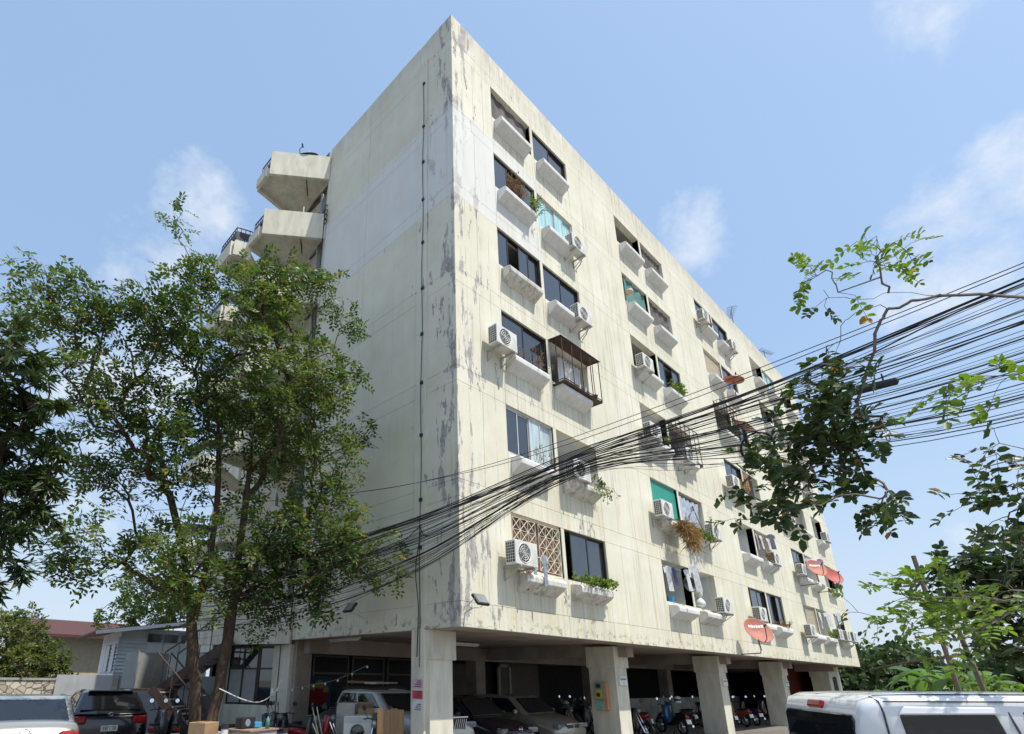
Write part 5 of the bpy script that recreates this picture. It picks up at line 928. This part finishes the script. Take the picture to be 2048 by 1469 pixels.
protos = {k: scooter_proto('motorbike', a, SEAT, b) for k, a, b in (('black', PB, PB), ('red', PR, PR), ('blue', PB, PBL), ('orange', POR, PCR), ('navy', paint('scooter_navy', (.02, .03, .12), .1), PB), ('grey', PGY, PGY))}
usedp = set()
BK = [('black', -2.35, 4.9, -25, 'black motorbike beside the tree and the shaded wall'), ('navy', -1.55, 4.3, -35, 'dark blue motorbike with raised mirrors left of the wing column'), ('black', .35, 2.35, 205, 'black motorbike in front of the washing machine'), ('grey', -3.2, 6.75, 60, 'grey motorbike squeezed behind the tree trunk'), ('black', -2.75, 6.6, 70, 'black motorbike beside the hatchback'),
      ('red', 12.6, 2.9, 100, 'red motorbike seen from behind right of the second column'), ('blue', 13.6, 1.9, 62, 'blue and white motorbike beside the third column'), ('orange', 20.1, 2.0, 62, 'orange and cream motorbike between third and fourth columns'), ('navy', 21.4, 2.0, 55, 'navy motorbike beside the fourth column'), ('black', 18.6, 2.6, 70, 'black motorbike left of the orange one'),
      ('black', 9.6, 4.6, 250, 'black motorbike deep in the hall behind the second column'), ('grey', 11.0, 4.8, 255, 'grey motorbike in the middle of the hall row'), ('black', 12.4, 5.2, 80, 'black motorbike at the back of the hall row'), ('black', 8.2, 3.9, 265, 'black motorbike right behind the second column'), ('grey', 17.2, 3.2, 80, 'grey motorbike behind the third column'), ('navy', 23.9, 1.9, 60, 'navy motorbike by the red wall'), ('black', 10.3, 2.7, 260, 'black motorbike left of the red one'), ('red', -.75, 4.6, -60, 'red motorbike leaning by the wing column'), ('grey', -1.9, 5.3, -20, 'grey motorbike in the row under the wing window'), ('black', -.3, 5.3, 215, 'black motorbike at the back of the row by the wing column'), ('black', 17.9, 1.9, 75, 'black motorbike at the edge of the sunlight right of the third column'), ('grey', 11.7, 3.6, 85, 'grey motorbike behind the red one')]
for kd, x, y, a, lab in BK:
    o = protos[kd] if kd not in usedp else copy_tree(protos[kd]); usedp.add(kd)
    o.location = (x, y, 0); o.rotation_euler = (0, R(0), R(a)); o.scale = (.97,)*3; tag(o, lab, 'motorbike', 'motorbikes parked under and beside the block')
def helmet(loc, mt, lab):
    r = empty('helmet', loc, .5, lab, 'helmet'); m = MB(); m.lathe([(.001, .15), (.06, .142), (.105, .10), (.125, .04), (.125, -.03), (.11, -.09), (.095, -.10)], (0, 0, 0), (0, 0, 1), 16); m.build('shell', mt, r, smooth=True); m = MB(); m.lathe([(.127, -.02), (.13, .02), (.127, .045)], (0, 0, 0), (0, 0, 1), 16); m.build('visor_band', BLACK, r)
helmet((14.35, 2.3, 1.15), mat('helmet_white', (.7, .7, .68), .3), 'white helmet hung on the blue motorbike'); helmet((11.0, 5.0, .95), mat('helmet_cream', (.5, .48, .4), .4), 'cream helmet on a seat in the hall row')
# ================================================================ clutter at ground level
CB = mat('cardboard', (.34, .22, .12), .85, var=.15)
def boxy(name, loc, rz, d_, mt, lab, cat='box', flaps=False):
    r = empty(name, loc, rz, lab, cat); m = MB(); m.box(-d_[0]/2, d_[0]/2, -d_[1]/2, d_[1]/2, 0, d_[2]); m.build('carton', mt, r, bevel=.01)
    if flaps:
        for s in (-1, 1): m = MB(); m.cbox((s*(d_[0]/2+.07), 0, d_[2]+.04), (.18, d_[1]*.96, .008), Matrix.Rotation(R(s*-35), 3, 'Y')); m.build('flap', mt, r)
    m = MB(); m.cbox((0, 0, d_[2]+.002), (d_[0]*.98, .06, .004)); m.build('tape', mat('brown_tape', (.25, .15, .07), .4), r)
    return r
boxy('table_crate', (-3.85, 2.35, 0), .4, (.5, .5, .62), mat('crate_wood', (.3, .2, .11), .85, var=.2), 'wooden crate at the foot of the tree', 'crate'); boxy('cardboard_box', (-3.9, 2.4, .63), .5, (.36, .34, .40), CB, 'tall cardboard box on the crate by the tree', flaps=False)
FT = empty('foam_box', (-3.25, 1.95, 0), .35, 'dirty grey foam box with odds and ends beside the cardboard box', 'foam box'); m = MB(); m.loft([[(-.26, -.24, 0), (.26, -.24, 0), (.26, .24, 0), (-.26, .24, 0)], [(-.34, -.30, .9), (.34, -.30, .9), (.34, .30, .9), (-.34, .30, .9)], [(-.30, -.26, .9), (.30, -.26, .9), (.30, .26, .9), (-.30, .26, .9)], [(-.24, -.22, .6), (.24, -.22, .6), (.24, .22, .6), (-.24, .22, .6)]]); m.build('tub', mat('foam', (.36, .34, .29), .9, var=.2, dirt=(.2, .18, .1)), FT, bevel=.01, fixn=True); m = MB(); m.box(-.36, .36, -.32, .32, .905, .93); m.build('lid', mat('lid_board', (.27, .19, .15), .8), FT)
RA = empty('radio', (-3.3, 2.0, .94), .3, 'small blue and black radio lying on the foam box', 'radio'); m = MB(); m.box(-.2, .1, -.09, .09, 0, .17); m.build('case', BLACK, RA, bevel=.015); m = MB(); m.lathe([(.001, .004), (.055, .004), (.06, 0)], (-.08, -.092, .085), (0, -1, 0), 14); m.build('speaker', mat('speaker_grey', (.2, .24, .3), .6), RA); m = MB(); m.box(.06, .22, -.13, 0, .0, .09); m.build('blue_case', mat('blue_plastic', (.04, .28, .45), .5), RA, bevel=.01)
WM = empty('washing_machine', (-.15, 3.0, 0), R(-38), 'white washing machine with round door inside the parking', 'washing machine'); m = MB(); m.box(-.3, .3, -.28, .28, 0, 1.0); m.build('casing', mat('appliance_white', (.66, .67, .64), .4, var=.05), WM, bevel=.02); m = MB(); m.lathe([(.13, 0), (.15, .025), (.17, 0)], (0, -.281, .68), (0, -1, 0), 22); m.build('door_ring', CHR, WM); m = MB(); m.lathe([(.001, .02), (.13, .006)], (0, -.281, .68), (0, -1, 0), 22); m.build('door_glass', GLS, WM); m = MB(); m.box(-.28, .28, -.286, -.281, .86, .98); m.build('control_panel', mat('panel_grey', (.5, .5, .5), .5), WM)
boxy('storage_box', (.35, 4.0, .0), .6, (.6, .45, 1.22), mat('pale_carton', (.5, .48, .42), .8), 'pale carton stack behind the washing machine'); boxy('cardboard_box', (.3, 3.3, 0), .9, (.4, .35, 1.15), CB, 'leaning brown carton beside the washing machine', flaps=True)
WB = empty('wood_board', (-.35, 1.65, 0), R(-48), 'tall brown wooden board leaning by the corner column', 'board')
for q in range(4): m = MB(); m.box(-.27+q*.135, -.137+q*.135, -.02, .02, 0, 1.2-.02*(q % 2)); m.build('plank', mat('brown_plank', (.26, .155, .075), .7, var=.2, scale=5, stretch=(6, 6, .6)), WB)
for q, (x, y, dx, lab) in enumerate(((-.55, 3.6, .35, 'pale broom handle leaning behind the motorbikes'), (-.45, 3.65, .30, 'second thinner pole leaning beside the broom handle'))): m = MB(); m.tube([(0, 0, 0), (-dx, .1, 1.15)], .014, 6); tag(m.build('pole', mat('pale_pole', (.6, .52, .4), .6), loc=(x, y, 0)), lab, 'pole')
BN = empty('banner', (1.6, 7.6, .95), R(-62), 'red and blue printed banner with round yellow shapes in the dark parking', 'banner'); m = MB(); m.box(-.6, .6, -.01, .01, 0, .85); m.build('sheet', mat('blue_banner', (.03, .09, .2), .6), BN)
m = MB(); m.box(-.6, -.28, -.016, -.011, 0, .85); m.build('red_panel', mat('red_banner', (.35, .02, .03), .6), BN)
for q, (x, z, r_) in enumerate(((.0, .55, .13), (.22, .62, .15), (.42, .5, .12))): m = MB(); m.lathe([(.001, .014), (r_, .012)], (x, -.001, z), (0, -1, 0), 16); m.build('yellow_disc', mat('yellow_print', (.45, .33, .08), .6), BN); m = MB(); m.box(x-r_*.9, x+r_*.9, -.015, -.0135, .05, z-r_*.6); m.build('red_figure', mat('red_banner', (.35, .02, .03), .6), BN)
# payphone and plates on the columns
PH = empty('payphone', (7.40, 1.35, 1.0), R(-90), 'green, yellow and orange box phone on the side of the second column', 'telephone')
m = MB(); m.box(-.2, .2, -.13, 0, 0, .75); m.build('case', mat('phone_orange', (.55, .26, .14), .5), PH, bevel=.02); m = MB(); m.box(-.18, .10, -.15, -.13, .28, .73); m.build('face_plate', mat('phone_green', (.16, .34, .26), .5), PH); m = MB(); m.box(-.14, .05, -.17, -.15, .32, .55); m.build('keypad', mat('phone_yellow', (.6, .42, .05), .5), PH); m = MB(); m.box(-.1, .0, -.19, -.17, .36, .46); m.build('button_pad', BLACK, PH); m = MB(); m.box(-.12, .02, -.165, -.15, .60, .70); m.build('slot', BLACK, PH); m = MB(); m.box(-.18, .08, -.15, -.13, .02, .24); m.build('drawer', mat('phone_mint', (.2, .45, .36), .5), PH)
for q, x in enumerate((7.4, 14.98, 22.3)):
    S_ = empty('number_sign', (x+.33, .855 if q else .86, 1.80), 0, ['white number plate on the second column', 'white number plate on the third column', 'white number plate on the fourth column'][q], 'sign', 'number plates on the columns'); m = MB(); m.box(-.21, .21, -.012, .04, -.12, .12); m.build('plate', PLT, S_); m = MB()
    for k in range(9): u = -.17+k*.038; m.add([(u, -.0135, .015+.01*(k % 2)), (u+.026, -.0135, .015), (u+.026, -.0135, .07-.012*((k+1) % 3)), (u, -.0135, .07)], [(0, 1, 2, 3)])
    m.add([(-.012, -.0135, -.085), (.012, -.0135, -.085), (.012, -.0135, -.02), (-.012, -.0135, -.02)], [(0, 1, 2, 3)]); m.build('lettering', INK, S_)
NT = empty('paper_notices', (-.052, 1.18, 1.15), 0, 'column of red and white paper notices pasted on the corner column', 'notice')
for q, (z, h_, c_) in enumerate(((.0, .2, (.6, .6, .62)), (.24, .16, (.5, .06, .12)), (.44, .18, (.55, .35, .42)))):
    m = MB(); m.box(-.006, .0, -.15, .15, z, z+h_); p = m.build('sheet', mat(f'notice_paper_{q}', c_, .8, var=.15, scale=20), NT); m = MB()
    for k in range(4): m.box(-.008, -.0062, -.11, .09-.03*k, z+.03+k*.035, z+.045+k*.035)
    m.build('printed_lines', INK, p)
# string of lights
SL = empty('light_string', (-.9, 4.6, 1.55), label='string of small white star lights hung under the tree and the parking edge', cat='light string'); pts = [(-.7, -.3, .0), (-.35, .35, -.10), (-.05, .9, -.08), (.25, 1.4, -.18), (.5, 1.75, -.16), (.95, 1.6, -.05), (1.35, 1.2, .05), (1.7, .6, .2), (2.2, .0, .55)]
sp_ = spline(pts, 6); m = MB(); m.tube(sp_, .005, 4); m.build('wire', mat('white_wire', (.5, .5, .48), .6), SL)
for q in range(0, len(sp_), 3):
    p = Vector(sp_[q])-Vector((0, 0, .04)); m = MB(); m.lathe([(.001, -.035), (.03, -.012), (.03, .012), (.001, .035)], p, (0, 0, 1), 5); m.build('bulb', mat('star_bulb', (.85, .85, .82), .4), SL)
m = MB(); m.tube(spline([(-3.3, 3.3, 1.55), (-2.9, 3.0, 1.35), (-2.6, 2.9, 1.32), (-2.3, 2.9, 1.5), (-2.2, 2.9, 1.7), (-2.0, 2.95, 1.78)]), .012, 5); tag(m.build('loose_hose', mat('pale_hose', (.5, .45, .42), .6)), 'pale loose hose looping from the tree trunk', 'hose')
# fluorescent tubes on the parking ceiling
for q, (a, b, lab) in enumerate((((.55, 5.3), (.55, 4.0), 'white lamp batten under the shaded edge'), ((3.2, 3.6), (4.6, 3.6), 'lamp batten on the parking ceiling behind the corner column'))):
    F_ = empty('ceiling_lamp', (a[0], a[1], 2.74), 0, lab, 'lamp'); m = MB(); d = Vector((b[0]-a[0], b[1]-a[1], 0)); m.cbox(d/2, (d.length, .07, .05), d.to_track_quat('X', 'Z').to_matrix()); m.build('batten', SHT, F_); m = MB(); m.tube([d*.03+Vector((0, 0, -.045)), d*.97+Vector((0, 0, -.045))], .018, 8); m.build('tube', mat('lamp_tube', (.75, .75, .72), .4), F_)
# laundry in the open loggias
def shirt(m, x, y, z, w_, h, sway):
    m.add([(x-w_*.5, y, z-.06), (x-w_*.14, y-.01, z), (x+w_*.14, y-.01, z), (x+w_*.5, y, z-.06), (x+w_*.42, y-.03, z-h*.32), (x+w_*.27, y-.02, z-h*.25), (x+w_*.28+sway, y-.05, z-h), (x-w_*.28+sway, y-.04, z-h), (x-w_*.27, y-.02, z-h*.25), (x-w_*.42, y-.03, z-h*.32)], [(0, 1, 8, 9), (1, 2, 5, 8), (2, 3, 4, 5), (8, 5, 6, 7)])
def laundry(i, x0, n, cols, seed, lab, y=-.02, top=.18, wd=.34):
    rg = random.Random(seed); r = empty('laundry', (x0, y, ZT0+FH*i-top), label=lab, cat='laundry', group='laundry in the loggias'); m = MB(); m.tube([(-.1, .05, .02), (n*.2+.1, .05, .02)], .012, 5); m.build('rod', ALU, r)
    for q in range(n):
        m = MB(); shirt(m, .1+q*.2, .03, 0, wd*rg.uniform(.9, 1.2), rg.uniform(.55, .85), rg.uniform(-.05, .05)); o = m.build('garment', mat(f'cloth_{cols[q % len(cols)]}', cols[q % len(cols)], .9, var=.2, scale=10), r); o.rotation_euler = (0, 0, rg.uniform(-.9, .9)); s_ = o.modifiers.new('solid', 'SOLIDIFY'); s_.thickness = .012
laundry(0, 9.5, 6, [(.6, .6, .6), (.55, .57, .6), (.08, .09, .2), (.5, .5, .52)], 1, 'white and blue shirts hanging in the lowest loggia, second bay'); laundry(0, 2.05, 3, [(.45, .12, .13), (.2, .32, .38), (.3, .33, .4)], 2, 'red and blue washing in front of the diamond grille', y=-.06, top=.95, wd=.13)
laundry(1, 19.3, 8, [(.5, .45, .45), (.2, .1, .12), (.55, .5, .5), (.1, .1, .13)], 3, 'row of striped clothes on the second floor, third bay'); laundry(1, 26.7, 6, [(.5, .45, .5), (.25, .15, .3), (.6, .6, .6)], 4, 'clothes behind the orange dish on the second floor'); laundry(0, 26.7, 6, [(.65, .65, .66), (.55, .55, .58)], 5, 'pale clothes in the lowest loggia, fourth bay'); laundry(2, 19.2, 4, [(.25, .13, .08), (.15, .08, .1)], 6, 'dark brown clothes on the third floor, third bay')
BG_ = empty('hanging_bags', (12.0, -.02, ZT0-.2), label='white plastic bags hanging in the lowest loggia, right half of second bay', cat='bag'); rgb = random.Random(8)
for q, (x, z, h_, w_) in enumerate(((.0, 0, .6, .13), (.12, -.02, .75, .12), (.1, -.7, .35, .18))): m = MB(); m.loft([[(x+w_*f*math.cos(a)*(1+.25*rgb.random()), .1+w_*f*math.sin(a), z-h_*t) for a in [k*math.pi/4 for k in range(8)]] for t, f in ((0, .1), (.2, .6), (.5, 1.), (.8, 1.1), (1, .5))]); m.build('bag', mat('plastic_bag', (.62, .66, .60), .4, var=.15, scale=8), BG_, smooth=True)
BS = empty('basin', (11.05, -.05, ZT0-.62), R(0), 'round black basin hung at the middle of the lowest loggia, second bay', 'basin'); m = MB(); m.lathe([(.001, .0), (.16, .0), (.24, .09), (.26, .09), (.17, -.02), (.001, -.02)], (0, 0, 0), (-.5, -.85, .1), 20); m.build('bowl', BLACK, BS, smooth=True)
FN = empty('electric_fan', (4.35, -.28, zsill(2)-.02), 0, 'pale electric fan standing inside the iron cage', 'fan'); m = MB(); m.tube([(0, 0, 0), (0, 0, .22)], .03, 8); m.build('stand', ACW, FN); m = MB()
for a in np.linspace(0, math.pi, 9): m.tube([(.17*math.cos(t)*math.cos(a), .08*math.sin(t), .36+.17*math.cos(t)*math.sin(a)) for t in np.linspace(0, 2*math.pi, 13)], .006, 3)
m.build('guard', ACW, FN)
for q, (x, lab) in enumerate(((4.7, 'small pot on the cage floor left of the curtain'), (5.0, 'small pot in the middle of the cage floor'), (5.6, 'dark pot at the right end of the cage'))): m = MB(); m.lathe([(.05, 0), (.08, .12), (.085, .13), (.07, .12), (.045, .02)], (0, 0, 0), (0, 0, 1), 12); tag(m.build('flower_pot', BLACK if q == 2 else mat('white_pot', (.6, .6, .58), .6), loc=(x, -.36, zsill(2)-.12)), lab, 'pot')
BU = MB(); BU.lathe([(.001, 0), (.09, 0), (.11, .2), (.12, .2), (.1, .01)], (0, 0, 0), (0, 0, 1), 14); tag(BU.build('bucket', mat('blue_plastic', (.04, .28, .45), .5), loc=(9.9, .12, zsill(0))), 'blue plastic bucket on the sill of the lowest loggia, second bay', 'bucket')
m = MB(); m.lathe([(.001, .22), (.09, .2), (.14, .1), (.13, 0), (.1, -.05)], (0, 0, 0), (-.3, -.9, .2), 14); tag(m.build('clay_pot', mat('cream_clay', (.5, .42, .3), .7), smooth=True, loc=(9.55, -.05, zsill(4)+.35)), 'cream pot wedged at the left of the green tarp, fifth floor', 'pot')

# odds and ends round the tree foot
for q, (x, y, z, r_, h_, c_, lab) in enumerate(((-3.05, 1.75, .93, .035, .2, (.08, .25, .2), 'green bottle standing on the foam box'), (-3.75, 1.9, .0, .14, .95, (.55, .53, .5), 'pale plastic drum left of the foam box'), (-2.7, 1.75, 0, .13, .85, (.2, .28, .42), 'blue grey drum right of the foam box'))):
    r = empty('bottle' if q == 0 else 'drum', (x, y, z), label=lab, cat='bottle' if q == 0 else 'drum'); mt_ = mat(f'odd_plastic_{q}', c_, .5, var=.2, dirt=(.2, .17, .13), dirt_amt=.5)
    m = MB(); m.lathe([(.001, 0), (r_, 0), (r_, h_*.6), (r_*.9, h_*.75), (r_*.45, h_*.85), (r_*.4, h_)], (0, 0, 0), (0, 0, 1), 14); m.build('vessel', mt_, r, smooth=True); m = MB(); m.lathe([(r_*.45, h_), (r_*.46, h_*1.08), (.001, h_*1.08)], (0, 0, 0), (0, 0, 1), 12); m.build('cap', BLACK, r)
for q, (x, y, z, a, lab) in enumerate(((-3.6, 2.55, .64, .9, 'folded newspaper leaning against the cardboard box'), (-4.1, 2.15, .63, .3, 'crumpled white bag on the crate edge'))):
    m = cloth_sheet(-.14, .14, 0, .22, 0, .03, 8, 9, 70+q, .1); o = m.build('paper_scrap', mat('scrap_paper', (.6, .58, .54), .8, var=.2, scale=12), loc=(x, y, z)); o.rotation_euler = (.3, 0, a); tag(o, lab, 'paper'); s_ = o.modifiers.new('solid', 'SOLIDIFY'); s_.thickness = .008
